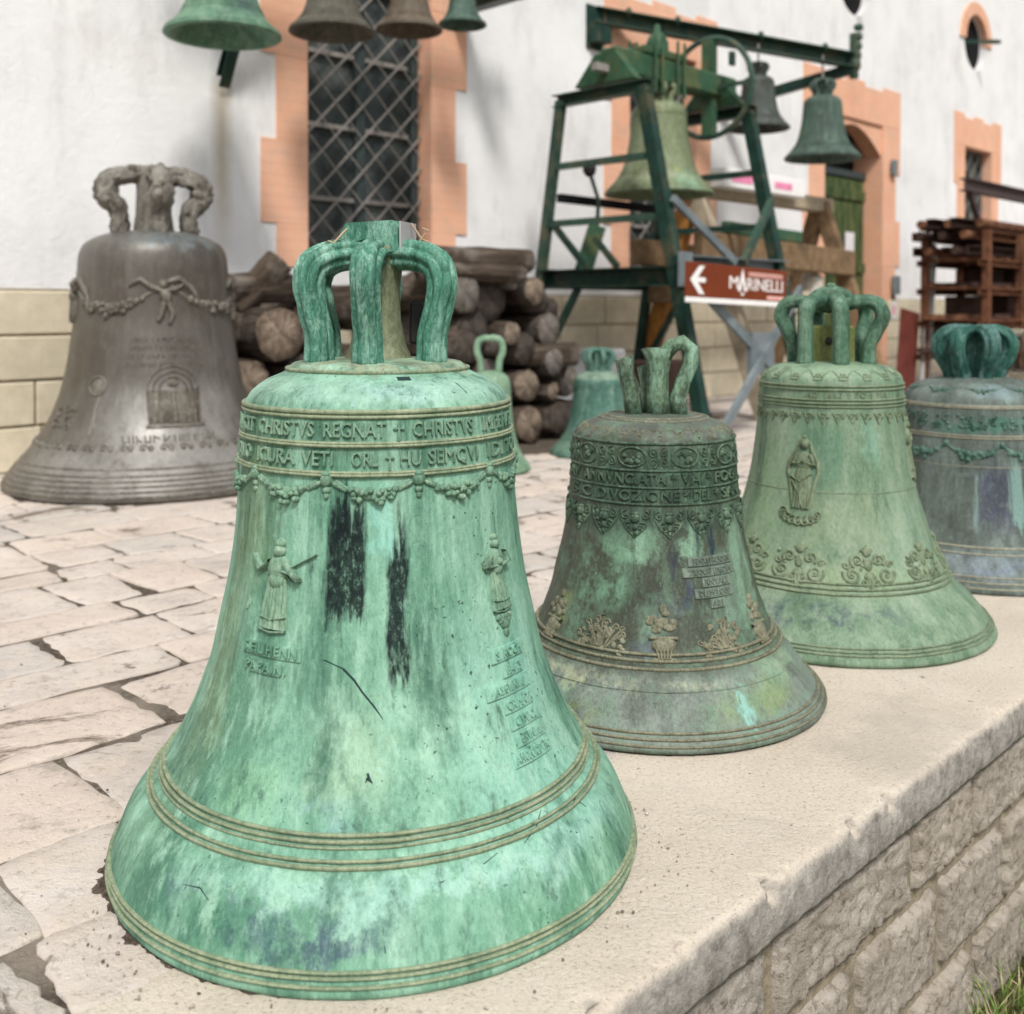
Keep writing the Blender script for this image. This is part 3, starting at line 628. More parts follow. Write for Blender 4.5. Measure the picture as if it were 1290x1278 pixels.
# ---------------------------------------------------------------- big green bell in front
pA = [(0, .985), (.02, 1), (.06, .995), (.12, .978), (.25, .92), (.335, .848), (.39, .805), (.467, .759), (.525, .73), (.588, .70), (.70, .658), (.757, .638), (.93, .60), (1.1, .565), (1.29, .54), (1.54, .522), (1.71, .507), (1.75, .49), (1.80, .43), (1.835, .355), (1.85, .34), (1.865, .325), (1.88, .20), (1.884, .02)]
mint = (.175, .365, .26); mint2 = (.08, .22, .145); pmint = (.365, .60, .465); dgreen = (.03, .085, .06); ink = (.004, .009, .011)
stA = [(-52, 16, 1.35, .32, (.13, .19, .075), .75, 'soft'), (-45, 15, .75, .5, (.06, .18, .11), .8, 'soft'), (-20, 14, 1.42, .14, (.09, .27, .18), .7, 'soft'), (-62, 12, 1.0, .9, (.11, .15, .065), .8, 'soft'), (3, 9, 1.33, .16, (.27, .60, .52), .8, 'soft'), (2, 40, 1.79, .05, (.36, .56, .53), .7, 'blot'), (25, 26, .75, .3, (.35, .58, .44), .55, 'soft'), (45, 30, .62, .5, (.27, .55, .45), .6, 'soft'), (-8, 14, .62, .2, (.38, .52, .36), .5, 'soft'),
       (-25, 34, .19, .10, (.045, .09, .12), .85, 'blot'), (-12, 20, .17, .07, (.06, .10, .14), .85, 'blot'), (15, 60, .27, .05, (.34, .57, .50), .7, 'soft'), (-45, 34, .15, .10, (.05, .18, .105), .8, 'soft'), (50, 34, .14, .08, (.10, .27, .155), .75, 'soft'), (-12, 8, .45, .07, (.20, .34, .38), .6, 'blot'), (-35, 12, .48, .1, (.24, .46, .28), .6, 'soft'),
       (-11.5, 7.6, 1.20, .205, ink, .97, 'streak'), (-14, 3.0, 1.36, .13, ink, .95, 'streak'), (-8, 2.4, 1.36, .10, ink, .9, 'streak'), (6.3, 4.6, 1.06, .23, ink, .97, 'streak'), (8.4, 2.2, 1.27, .10, ink, .95, 'streak'), (4, 1.6, .86, .10, ink, .8, 'streak'), (-24, 1.6, 1.22, .07, ink, .8, 'streak'), (-18, 16, 1.50, .05, (.10, .25, .17), .5, 'soft')]
MA = patina('mint_patina', mint, mint2, pmint, dgreen, 1.0, .55, stA, .65, .75, zstretch=.035, mot=.48, zone=.85, speck=.9, prebands=[(1.50, 1.72, (.085, .19, .125), .85, .02), (1.72, 1.83, (.29, .45, .37), .65, .03), (1.83, 1.9, (.32, .31, .21), .8, .02)])
MArel = patina('mint_relief_patina', (.16, .29, .20), (.10, .205, .145), (.37, .49, .36), (.03, .07, .05), 2.0, .6, (), .5, .35)
MAring = patina('worn_tan_moulding', (.25, .30, .19), (.17, .235, .145), (.43, .46, .33), (.06, .11, .07), 3.0, .65, (), .4, .3)
MAcrown = patina('deep_green_crown', (.075, .235, .165), (.03, .11, .08), (.36, .58, .47), (.012, .035, .03), 4.0, .5, (), .75, .75, zstretch=.10, smul=1.3)
MAtan = patina('tan_green_bronze', (.20, .22, .13), (.13, .15, .08), (.34, .38, .27), (.06, .07, .04), 5.0, .7, (), .5, .3)
MAink = mat_plain('ink_dark_scratch', (.018, .04, .04), .8, .2, 30, 0)
A = Bell('bronze_bell', 'large mint green bell in front with dark vertical streaks and inscription bands', (-.2135, 1.672, .0), .4088, pA, MA, seg=320, rows=220)
for zR, h_, w_ in ((1.717, .0035, .008), (1.700, .003, .006), (1.612, .003, .005), (1.603, .0035, .006), (1.512, .003, .005), (1.503, .0035, .006), (1.842, .003, .007), (.402, .0038, .0065), (.386, .0038, .0065), (.372, .002, .004), (.342, .0035, .0055), (.327, .0038, .0065), (.086, .0032, .005), (.071, .0032, .005), (.046, .003, .005)): A.ring(zR, h_*1.5, w_, MAring, seg=256)
def fit_text(bell, z_, h_, words, mat, thick=.0048):
    """each word stretched to run from one angle to another"""
    for p0_, p1_, tx in words:
        rr_ = float(bell.fr(z_*bell.R)); W_ = math.radians(p1_-p0_)*rr_; v, f = text_mesh(tx, h_/.72, thick/2, .0003, 'CENTER', 1.0)
        xs_ = [a for a, b, c in v]; wd = max(xs_)-min(xs_); cx_ = (max(xs_)+min(xs_))/2; t = Relief(bell, (p0_+p1_)/2, z_)
        for a, b, c in v: t.pt((a-cx_)*W_/wd, b, c+thick*.35)
        t.f = f; t.build('inscription', mat, False)
fit_text(A, 1.655, .021, [(-84, -58, 'VINCIT'), (-54, -25, 'CHRISTVS'), (-21, 3, 'REGNAT'), (5.5, 10, '\u2020'), (13, 40, 'CHRISTVS'), (46, 74, 'IMPERAT')], MArel)
fit_text(A, 1.557, .021, [(-80, -60, 'HONO'), (-54, -33, 'ICURA'), (-30, -17, 'VETI'), (-10, 0, 'ORL'), (2.5, 6, '\u2020'), (8, 16, 'HU'), (19, 42, 'SEMQVI'), (48, 60, 'IDI'), (64, 78, 'TON')], MArel)
heads = [-90, -55, -19.5, 15, 48.5, 83]
rA = .523*.4088
for i in range(len(heads)-1):
    mid = (heads[i]+heads[i+1])/2; hw = math.radians(heads[i+1]-heads[i])/2*rA
    r = Relief(A, mid, 1.485); swag(r, -hw*.80, hw*.80, 0, 0, .020, .013, .0065, 13, i, 1.4); r.build('garland', MArel)
for i, ph in enumerate(heads):
    r = Relief(A, ph, 1.478); r.dome(0, .004, .0095, .0105, .009, seg=14); r.dome(0, .012, .0085, .005, .0085); r.dome(-.0032, .005, .0013, .001, .0102, seg=6); r.dome(.0032, .005, .0013, .001, .0102, seg=6); r.dome(0, .0025, .0012, .002, .0108, seg=6); r.dome(0, -.001, .0025, .001, .0098, seg=6)
    for sg in (-1, 1):
        for q in range(4): r.dome(sg*(.013+.0045*q), -.002-.0022*q, .0065-.0006*q, .0040, .0050-.0006*q, sg*(-.55-.1*q))
    r.dome(0, -.010, .007, .006, .0055); r.dome(0, -.018, .0045, .006, .004); r.build('cherub_head', MArel)
r = Relief(A, -38, .965); r.wx = 1.45; saint(r, .124, .0075, 'raised'); r.build('relief_figure', MArel)
r = Relief(A, -52, 1.02); r.tube([(0, 0), (.003, .012), (0, .018)], [.007, .006, .002], .004); r.build('relief_fragment', MArel)
r = Relief(A, -37, .905); r.plate(-.055, .052, -.011, .010, .0028); r.text('S.EILIHENN', .019, -.002, -.0005, .0024, .0036, 1.1, xs=.95); r.plate(-.035, .022, -.034, -.015, .0026); r.text('PAPA.N.', .018, -.006, -.0245, .0022, .0036, 1.2); r.build('name_plaque', MA, False)
r = Relief(A, 48.5, .985); r.wx = 1.4; saint(r, .110, .0072, 'folded'); r.wx = 1.0; r.tube([(-.010, .072), (-.024, .062), (-.030, .076)], [.008, .007, .004], .006)
for k in range(7): r.dome(-.012+.004*k, -.008-.005*(k % 2), .007, .006, .006)
r.dome(0, -.018, .011, .009, .007); r.dome(0, -.030, .006, .008, .0055); r.build('relief_figure', MArel)
rows_ = [('S. ROCH', -.030, .048, .000), ('PAP.S', -.012, .040, -.024), ('A.S.GVI.NVA.F', -.052, .050, -.048), ('CR.MATR', -.026, .046, -.072), ('C.VNI.OL', -.022, .048, -.096), ('BRVNI.ME', -.020, .050, -.120), ('A.NOLCIODVNO', -.038, .052, -.144)]
r = Relief(A, 45.5, .845, 1.0)
for tx, x0, x1, y in rows_: r.plate(x0, x1, y-.0108, y+.0108, .0030); r.text(tx, .0185, (x0+x1)/2, y, .0025, .0036, 1.0, xs=(x1-x0)*.9/(len(tx)*.0118))
r.build('name_plaque', MA, False)
r = Relief(A, -10, .87)          # hairline crack and scratches
r.tube([(-.055, .012), (-.03, .010), (-.012, .003), (-.004, .0)], [.0012, .003, .0022, .0028], .0006); r.tube([(-.005, .0), (.010, -.014), (.022, -.030), (.038, -.048), (.052, -.066)], [.004, .0034, .0026, .003, .0012], .0006); r.tube([(-.052, .020), (-.035, .016)], [.001, .002], .0005); r.build('crack', MAink)
for ph, z_, pts in ((33, .31, [(0, 0), (.03, .012), (.05, .028)]), (45, .27, [(0, .02), (.02, 0), (.05, -.02)]), (40, .22, [(0, 0), (.04, .03), (.07, .035)]), (52, .25, [(0, .02), (.012, -.03)]), (12, .28, [(0, 0), (.03, .005)]), (22, .29, [(0, .004), (.025, .012)]), (46, .30, [(0, 0), (.05, .02), (.065, .0)]), (-8, .15, [(0, 0), (.004, .04)]), (1, .13, [(0, 0), (-.003, .03)]), (16, .20, [(0, 0), (.02, .004)]), (58, .2, [(0, 0), (.03, .04)]), (-42, .23, [(0, 0), (.03, .004), (.05, -.006)])):
    r = Relief(A, ph, z_); n = len(pts); r.tube(pts, [.0012]+[.0026]*(n-2)+[.001] if n > 2 else [.002, .001], .0004); r.build('scratch', MAink)
r = Relief(A, -3, .55); r.tube([(0, .006), (.002, -.002), (.007, -.007)], [.004, .006, .001], .0006); r.tube([(.0, .0), (-.003, -.006)], [.005, .001], .0006); r.build('stain_mark', MAink)
r = Relief(A, 38, 1.80); r.tube([(0, .022), (.010, .0), (.014, -.022)], [.001, .003, .002], .0005); r.build('crack', MAink)
r = Relief(A, 13, 1.822); r.plate(-.008, .012, -.006, .006, .0008); r.build('patch', MAink)
pth = [(.100, .762), (.100, .80), (.112, .85), (.119, .885), (.112, .912), (.085, .928), (.05, .933), (.01, .93)]
crown_arms(A, [-64, -9, 55, 115, 172, 236], pth, [.0225, .021, .0205, .0215, .0225, .022, .022, .022], MAcrown, 7, .13, 70, sx=1.0, jit=.0012)
MB().lathe([(.055, .765), (.044, .79), (.036, .83), (.034, .88), (.042, .93), (.05, .945), (.0, .946)], 28).build('crown_post', MAtan, A.root, True)
blk = [(-.052, .936), (-.030, .936), (-.024, .952), (.0, .958), (.022, .952), (.028, .936), (.050, .936), (.046, .975), (.038, .985), (-.040, .982), (-.050, .966)]
o = MB().poly_extrude(blk, -.034, .030).build('crown_block', MAcrown, A.root); o.rotation_euler = (0, 0, R_(-24)); o.location = (.0, 0, 0)
pl = MB().box(.0505, .0535, -.033, .029, .938, .983).build('crown_plate', M['greyplate'], A.root); pl.rotation_euler = (0, 0, R_(-24))
for nm, p, q in (('tie_rod', (-.048, -.03, .972), (-.072, -.045, .944)), ('tie_rod', (.052, -.02, .982), (.074, -.03, .948)), ('tie_rod', (.060, -.03, .945), (.074, -.03, .966))):
    MB().tube([p, q], .0017, 6).tube([(q[0]-.005, q[1], q[2]+.008), (q[0]+.005, q[1], q[2]+.004)], .0016, 6).build(nm, M['wire'], A.root)
MB().box(.050, .075, .01, .04, .79, .86, .004).build('crown_nut', M['boltdark'], A.root)

# ---------------------------------------------------------------- second bell: dark bronze with green patches
pC = [(0, .97), (.02, 1), (.05, .985), (.134, .905), (.20, .862), (.262, .815), (.344, .747), (.40, .697), (.52, .645), (.64, .603), (.72, .585), (.91, .54), (1.09, .513), (1.28, .493), (1.497, .478), (1.53, .465), (1.575, .42), (1.602, .37), (1.615, .33), (1.628, .28), (1.636, .15), (1.64, .02)]
br = (.062, .072, .052); br2 = (.03, .037, .026); gp = (.17, .32, .215); ltg = (.30, .42, .29)
stC = [(-22, 16, .85, .24, gp, .85, 'blot'), (-40, 14, .75, .30, gp, .7, 'blot'), (-5, 9, .95, .12, (.28, .48, .34), .8, 'soft'), (24, 7, .96, .12, (.27, .47, .34), .85, 'soft'), (-1, 9, .56, .14, (.19, .30, .22), .8, 'soft'), (45, 18, .70, .25, (.20, .31, .24), .75, 'soft'), (62, 14, .8, .4, (.24, .40, .28), .8, 'soft'), (10, 10, .66, .10, (.20, .27, .25), .6, 'blot'), (-55, 9, .55, .12, (.22, .28, .13), .8, 'soft'),
       (18, 4.5, .70, .09, (.045, .055, .095), .95, 'soft'), (12, 3, .90, .08, (.02, .03, .05), .85, 'streak'), (37, 3.0, .97, .10, (.015, .03, .05), .9, 'streak'), (27, 1.8, .98, .10, (.02, .035, .05), .9, 'streak'), (-3, 8, .45, .05, (.12, .145, .19), .8, 'soft'), (-40, 36, 1.45, .1, (.09, .13, .08), .5, 'soft'),
       (-35, 25, .30, .035, (.42, .45, .30), .9, 'blot'), (5, 30, .29, .03, (.38, .42, .30), .9, 'blot'), (-30, 16, .15, .06, (.20, .27, .09), .8, 'blot'), (42, 22, .19, .09, (.22, .30, .12), .75, 'soft'), (33, 3, .16, .09, (.25, .50, .47), .8, 'streak'), (60, 20, .30, .1, (.28, .40, .26), .7, 'soft')]
MC = patina('dark_bronze_patina', br, br2, gp, (.035, .04, .03), 11.0, .5, stC, .28, .35, mot=.75, zstretch=.1, prebands=[(.0, .36, (.195, .235, .205), .95, .06), (1.18, 1.5, (.028, .055, .036), .9, .03), (1.0, 1.18, (.045, .075, .055), .8, .05), (1.53, 1.66, (.12, .13, .115), .75, .02)], spec=.3)
MCrel = patina('dark_bronze_relief', (.05, .09, .06), (.028, .05, .034), (.25, .35, .24), (.010, .018, .014), 12.0, .45, (), .35, .5, mot=.8)
MCtan = patina('tan_worn_bronze', (.19, .185, .125), (.11, .115, .075), (.34, .34, .25), (.035, .04, .027), 13.0, .6, (), .35, .35)
MCcrown = patina('broken_crown_patina', (.13, .21, .135), (.055, .05, .03), (.32, .53, .39), (.016, .018, .02), 14.0, .6, (), .75, .8, smul=1.2, zstretch=.2, zone=1.0)
Cb = Bell('bronze_bell', 'dark bronze bell with a broken crown, rows of cherub masks and flower reliefs', (.3158, 2.3354, 0), .3744, pC, MC, seg=256, rows=170)
for zR, h_, w_, mt in ((1.512, .003, .007, MCrel), (1.366, .0025, .005, MCrel), (1.272, .0025, .005, MCrel), (1.182, .003, .006, MCrel), (1.618, .002, .006, MCtan), (1.628, .002, .006, MCtan), (.415, .004, .009, MCtan), (.385, .004, .009, MCtan), (.352, .0035, .009, MCtan), (.262, .0015, .004, MC), (.095, .0035, .007, MCtan), (.072, .0035, .007, MCtan), (.045, .003, .006, MCtan)): Cb.ring(zR, h_*1.35, w_*.85, mt, seg=200)
fit_text(Cb, 1.318, .022, [(-78, -58, 'SAV'), (-52, 8, 'ANNVNCIATA'), (11, 15, '*'), (18, 33, 'VAI'), (36, 40, '*'), (43, 66, 'FOG')], MCrel)
fit_text(Cb, 1.226, .022, [(-66, -58, 'S'), (-53, -44, 'C'), (-38, 17, 'DIVOZIONE'), (19.5, 24, '*'), (26, 39, 'DEL'), (42, 46, '*'), (49, 70, 'SAN')], MCrel)
for i in range(10):
    ph = -85 + i*17.7; r = Relief(Cb, ph, 1.44, 1.22)
    if i % 2 == 0:
        n = 20; r.tube([(.024*math.cos(k*6.283/n), .0165*math.sin(k*6.283/n)) for k in range(n+1)], .004, .003); rr = random.Random(i)
        for k in range(9): r.dome(rr.uniform(-.014, .014), rr.uniform(-.009, .008), rr.uniform(.003, .006), rr.uniform(.003, .006), rr.uniform(.003, .006), rr.random()*3, 8)
    else:
        for sx_ in (-1, 1):
            for sy_ in (-1, 1): r.spiral(sx_*.009, sy_*.009, .008, 1.3, sx_*1.5, .0028, .003, sx_*sy_)
        r.dome(0, 0, .004, .014, .004)
    r.build('medallion' if i % 2 == 0 else 'scroll_ornament', MCrel)
for i in range(14):
    ph = -95 + 13.6*i*1.05; r = Relief(Cb, ph, 1.565)
    r.tube([(-.019, .012), (0, -.016), (.019, .012)], .0035, .0022); rr = random.Random(i)
    for k in range(10): x_ = rr.uniform(-.012, .012); r.dome(x_, .012-rr.random()*(.026-abs(x_)*1.6), .0026, .0026, .0022, seg=7)
    r.build('pointed_leaf', MCtan)
for i in range(10):
    ph = -74 + 21.2*i*.99; r = Relief(Cb, ph, 1.09); r.fl = 1
    r.dome(0, .006, .010, .011, .008, seg=12); r.dome(0, .016, .009, .004, .006); r.dome(-.0035, .008, .0015, .0012, .009, seg=6); r.dome(.0035, .008, .0015, .0012, .009, seg=6); r.dome(0, .001, .003, .0015, .009, seg=6)
    for sg in (-1, 1):
        r.spiral(sg*.021, .012, .0095, 1.3, 1.57, .0035, .004, -sg); r.tube([(sg*.010, -.002), (sg*.022, -.004), (sg*.016, -.018)], [.006, .007, .003], .004); r.spiral(sg*.011, -.014, .007, 1.2, 0, .003, .0035, sg); r.tube([(sg*.030, .024), (sg*.031, .006), (sg*.020, -.014), (0, -.033)], .0038, .003)
    r.dome(0, -.012, .006, .008, .005); r.dome(0, -.025, .004, .006, .004); r.build('cherub_mask', MCrel)
r = Relief(Cb, 34, .875)
for tx, x0, x1, y in (('FENXVI RCIOAN', -.052, .062, .0), ('DIEIOCAE LEIGORN', -.066, .066, -.0215), ('RNVALE', -.026, .046, -.043), ('DLEMELCASI', -.046, .050, -.0645), ('AE1', -.012, .024, -.086)): r.plate(x0, x1, y-.0100, y+.0100, .0034); r.text(tx, .0165, (x0+x1)/2, y, .0030, .0032, 1.0, xs=(x1-x0)*.92/(len(tx)*.0108))
r.build('name_plaque', patina('grey_plaque_patina', (.13, .17, .14), (.17, .22, .18), (.28, .36, .28), (.05, .06, .05), 15., .55, (), .4, .3), False)
for ph, seed in ((-25, 1), (35, 2)):
    r = Relief(Cb, ph, .485, 1.3); rr = random.Random(seed)
    for k in range(16):
        a = rr.uniform(-2.9, -.2)+3.14; q = rr.uniform(.012, .042); x_, y_ = q*math.cos(a)*1.1, -.02+q*math.sin(a)*1.15
        r.tube([(x_*.3, -.018), (x_*.7, y_*.6-.006), (x_, y_)], [.003, .004, .003], .003); r.spiral(x_, y_, .006, 1.2, rr.random()*6, .003, .003, rr.choice((-1, 1)))
    for k in range(24): r.dome(rr.uniform(-.04, .04), rr.uniform(-.028, .018), rr.uniform(.004, .007), rr.uniform(.003, .005), .0038, rr.random()*3, 8)
    r.build('flower_relief', MCtan)
for ph, sc in ((5, 1.0), (-57, .95), (62, .95)):
    r = Relief(Cb, ph, .50, sc*1.3); r.wx = 1.15; rr = random.Random(int(ph)+80)
    r.dome(0, -.012, .018, .013, .009, seg=14); r.tube([(-.019, -.002), (.019, -.002)], .006, .008); r.tube([(-.015, -.034), (.015, -.034)], .006, .006)
    for k in range(5): r.tube([(-.011+.0055*k, -.014), (-.007+.0035*k, -.034)], .004, .008)
    for k in range(20): a = rr.uniform(0, 3.14); q = rr.uniform(.004, .024); r.dome(q*math.cos(a), .008+q*1.25*math.sin(a), .006, .006, .0048*rr.uniform(.7, 1.2), 0, 8)
    r.dome(0, .042, .006, .008, .005); r.build('vase_relief', MCtan)
MB().tube([(.010, 0, .61), (.010, 0, .65), (.010, 0, .70), (.010, 0, .735), (.010, 0, .757)], [.030, .024, .0225, .027, .036], 24, True, 4, .05, 1, .004).build('crown_post', MCcrown, Cb.root, True)
MB().tube([(-.040, -.01, .61), (-.046, -.012, .655), (-.058, -.014, .70), (-.066, -.016, .735)], [.021, .019, .017, .021], 18, True, 5, .10, 1, .005).build('broken_crown_arm', MCcrown, Cb.root, True)
ts = [(.056, 0, .61), (.052, 0, .645), (.066, 0, .685), (.082, 0, .725), (.082, 0, .757), (.064, 0, .772), (.042, 0, .764), (.022, 0, .742)]
MB().tube(ts, [.020, .018, .0175, .017, .016, .0155, .016, .018], 20, True, 6, .07, 1, .003).build('crown_arm', MCcrown, Cb.root, True)
MB().tube([(.0, .045, .61), (-.012, .055, .67), (-.02, .065, .715)], [.020, .017, .018], 14, True, 5, .1, 1, .004).build('broken_crown_arm', MCcrown, Cb.root, True)
for k, (x_, y_, z_) in enumerate([(.06, -.07, .73), (.03, -.06, .7)][:0]): pass

# ---------------------------------------------------------------- third bell: soft green with a robed figure
pD = [(0, .98), (.02, 1), (.05, .985), (.108, .945), (.217, .855), (.304, .76), (.41, .70), (.516, .647), (.66, .595), (.83, .54), (1.05, .495), (1.29, .465), (1.36, .458), (1.54, .447), (1.585, .435), (1.64, .37), (1.665, .30), (1.675, .2), (1.68, .02)]
gr1 = (.15, .235, .155); gr2 = (.08, .15, .098); pgr = (.31, .385, .285)
stD = [(-10, 30, 1.15, .25, (.10, .23, .15), .6, 'soft'), (10, 40, .75, .22, (.24, .30, .18), .55, 'soft'), (5, 34, .25, .06, (.07, .095, .12), .85, 'blot'), (-15, 26, .26, .05, (.06, .08, .10), .85, 'blot'), (50, 26, .6, .4, (.25, .35, .26), .6, 'soft'), (10, 40, .12, .05, (.22, .32, .22), .6, 'soft'), (-45, 20, .8, .5, (.22, .34, .18), .6, 'soft'), (30, 8, 1.2, .2, (.22, .44, .34), .5, 'soft'), (8, 1.6, .18, .05, (.04, .09, .06), .8, 'streak')]
MD = patina('soft_green_patina', gr1, gr2, pgr, (.035, .075, .045), 21.0, .62, stD, .5, .45, mot=.6, zone=.75, zstretch=.05, prebands=[(.3, .55, (.30, .38, .22), .6, .1), (1.57, 1.7, (.28, .40, .27), .6, .04)], speck=.3)
MDrel = patina('khaki_relief', (.17, .22, .135), (.11, .16, .10), (.33, .38, .265), (.04, .06, .035), 22.0, .7, (), .4, .3, speck=.2)
MDcrown = patina('green_crown', (.075, .165, .105), (.03, .085, .055), (.25, .36, .27), (.01, .03, .02), 23.0, .6, (), .55, .7, zstretch=.15, zone=.8, smul=1.2)
MDmoss = patina('mossy_crown_plate', (.15, .17, .05), (.20, .20, .07), (.28, .30, .14), (.07, .08, .03), 24., .7)
Db = Bell('bronze_bell', 'soft green bell with a robed figure relief and scroll ornaments, between darker bells', (.8687, 2.8538, 0), .4183, pD, MD, seg=256, rows=160)
for zR, h_, w_, mt in ((1.545, .003, .007, MDrel), (1.522, .003, .006, MDrel), (1.462, .0025, .006, MDrel), (1.440, .003, .006, MDrel), (1.418, .0025, .005, MDrel), (.905, .001, .003, MDrel), (.400, .0035, .008, MDrel), (.372, .0035, .008, MDrel), (.345, .0035, .008, MDrel), (.10, .003, .006, MDrel), (.082, .003, .006, MDrel), (.065, .003, .006, MDrel)): Db.ring(zR, h_*1.35, w_*.85, mt, seg=200)
r = Relief(Db, 14, 1.492); r.text('AD 1852 \u2020 PO \u2020 PIA', .022, 0, 0, -.0005, .0026, 1.15); r.build('inscription', MDrel, False)
for i in range(18):
    ph = -92 + i*10.8; r = Relief(Db, ph, 1.355)
    r.spiral(0, .003, .009, 1.2, 0, .003, .003, 1); r.dome(.013, .004, .005, .009, .003); r.tube([(-.012, .012), (0, -.016), (.012, .012)], .004, .0028); r.build('leaf_frieze', MDrel)
for i in range(10):
    ph = -90 + i*20; r = Relief(Db, ph, 1.612)
    r.tube([(-.024, .018), (-.016, .002), (-.010, -.016), (.010, -.016), (.014, .0), (.026, .018)], .0035, .003)
    for k in range(5): r.dome(-.008+.004*k, -.006+.008*(k % 2), .004, .004, .003)
    r.build('drapery_ornament', MDrel)
r = Relief(Db, -18.5, .79); madonna(r, .190, .0065)
for k in range(9): a = math.pi*k/8; r.spiral(-.044*math.cos(a), -.006-.022*math.sin(a), .013, 1.2, a, .005, .007, 1)
r.build('relief_figure', MDrel)
for i, ph in enumerate((-82, -47, -15.5, 19.5, 55, 88)):
    r = Relief(Db, ph, .49); scrollwork(r, 0, 0, .130, .105, .0055, i); r.build('scroll_ornament', MDrel)
r = Relief(Db, 80, .95); saint(r, .16, .006, 'folded'); r.build('relief_figure', MDrel)
pth = [(.098, .695), (.100, .74), (.122, .79), (.136, .825), (.128, .852), (.10, .865), (.06, .862), (.02, .85)]
crown_arms(Db, [-104, 76, 136, 196], pth, [.0205, .019, .0185, .020, .0195, .019, .019, .019], MDcrown, 5, .05, 30, jit=.002)
pth2 = [(.094, .695), (.094, .75), (.094, .81), (.092, .84), (.075, .862), (.045, .868), (.01, .86)]
crown_arms(Db, [-44, 16], pth2, [.0225, .021, .0205, .0215, .021, .02, .02], MDcrown, 5, .05, 30, jit=.002)
MB().box(-.062, .062, -.012, .016, .695, .80, .006).build('crown_plate', MDmoss, Db.root); MB().ball((-.005, -.014, .757), .011).build('crown_bolt', M['boltdark'], Db.root)
n = 16; MB().tube([(.055*math.cos(math.pi*k/n), 0, .850+.042*math.sin(math.pi*k/n)) for k in range(n+1)], .016, 16).build('crown_loop', MDcrown, Db.root, True); MB().box(-.012, .012, -.012, .012, .895, .915, .004).build('crown_knob', MDcrown, Db.root)

# ---------------------------------------------------------------- fourth bell: stained blue-violet, cropped by the frame
pE = [(0, .98), (.02, 1), (.06, .985), (.12, .95), (.2, .885), (.29, .815), (.45, .74), (.65, .685), (.9, .648), (1.2, .62), (1.46, .60), (1.54, .57), (1.61, .49), (1.66, .37), (1.68, .25), (1.69, .02)]
stE = [(15, 15, .72, .34, (.055, .058, .105), .95, 'soft'), (30, 5, .75, .28, (.20, .33, .30), .85, 'streak'), (2, 1.6, .7, .26, (.22, .34, .32), .8, 'streak'), (24, 1.5, .8, .2, (.24, .36, .34), .7, 'streak'), (-25, 30, .7, .35, (.09, .11, .085), .7, 'soft'), (10, 50, 1.3, .08, (.05, .20, .15), .7, 'soft'), (20, 24, 1.58, .05, (.20, .30, .33), .7, 'soft'), (10, 50, .2, .12, (.22, .27, .30), .6, 'soft'), (15, 25, .22, .07, (.16, .2, .3), .6, 'blot')]
ME = patina('violet_stained_patina', (.10, .125, .11), (.055, .07, .062), (.25, .32, .30), (.025, .03, .03), 31.0, .55, stE, .4, .35, mot=.6, zstretch=.08)
MErel = patina('teal_relief', (.06, .135, .105), (.04, .085, .065), (.25, .36, .31), (.015, .03, .028), 32.0, .55)
MEtan = patina('grey_tan_moulding', (.25, .24, .18), (.30, .29, .22), (.38, .40, .33), (.12, .13, .1), 33., .6)
MEcrown = patina('blue_green_crown', (.03, .12, .09), (.015, .06, .05), (.20, .31, .31), (.006, .018, .018), 34.0, .42, (), .6, .6, zstretch=.15)
Eb = Bell('bronze_bell', 'grey green bell with a blue-violet stain, rightmost of the row on the ledge', (1.51, 3.42, 0), .37, pE, ME, seg=200, rows=130)
for zR, h_, w_ in ((1.47, .003, .008), (1.455, .003, .006), (1.225, .003, .006), (1.205, .003, .006), (.335, .003, .008), (.285, .003, .006), (.13, .003, .006), (.09, .003, .006), (.05, .003, .006)): Eb.ring(zR, h_, w_, MEtan, seg=160)
Eb.ring(.972, .001, .003, MEtan, seg=160)
for i in range(12):
    ph = -92 + i*17; r = Relief(Eb, ph, 1.34); rr = random.Random(i)
    for k in range(4): r.spiral(rr.uniform(-.024, .024), rr.uniform(-.016, .016), .010, 1.2, rr.random()*6, .004, .004, rr.choice((-1, 1)))
    for k in range(8): r.dome(rr.uniform(-.028, .028), rr.uniform(-.022, .022), .006, .005, .0045, rr.random()*3, 8)
    r.build('acanthus_frieze', MErel)
for i in range(5):
    ph = -80 + i*40; hw = math.radians(20)*.62*.37; r = Relief(Eb, ph, 1.12); swag(r, -hw, hw, .012, .012, .034, .022, .005, 9, i); r.dome(-hw, .012, .008, .010, .006); r.build('garland', MErel)
    r = Relief(Eb, ph+8, 1.60); swag(r, -.05, .05, .010, .010, .018, .013, .004, 7, i); r.build('shoulder_garland', MErel)
pth = [(.066, .618), (.078, .65), (.100, .69), (.108, .725), (.096, .755), (.066, .770), (.04, .772), (.01, .765)]
crown_arms(Eb, [-84, -28, 30, 88, 150, 210], pth, [.024, .023, .0235, .025, .025, .023, .022, .022], MEcrown, 6, .11, 42, jit=.003)
MB().lathe([(.04, .62), (.03, .68), (.035, .76), (.045, .782), (0, .785)], 20).build('crown_post', MEcrown, Eb.root, True)

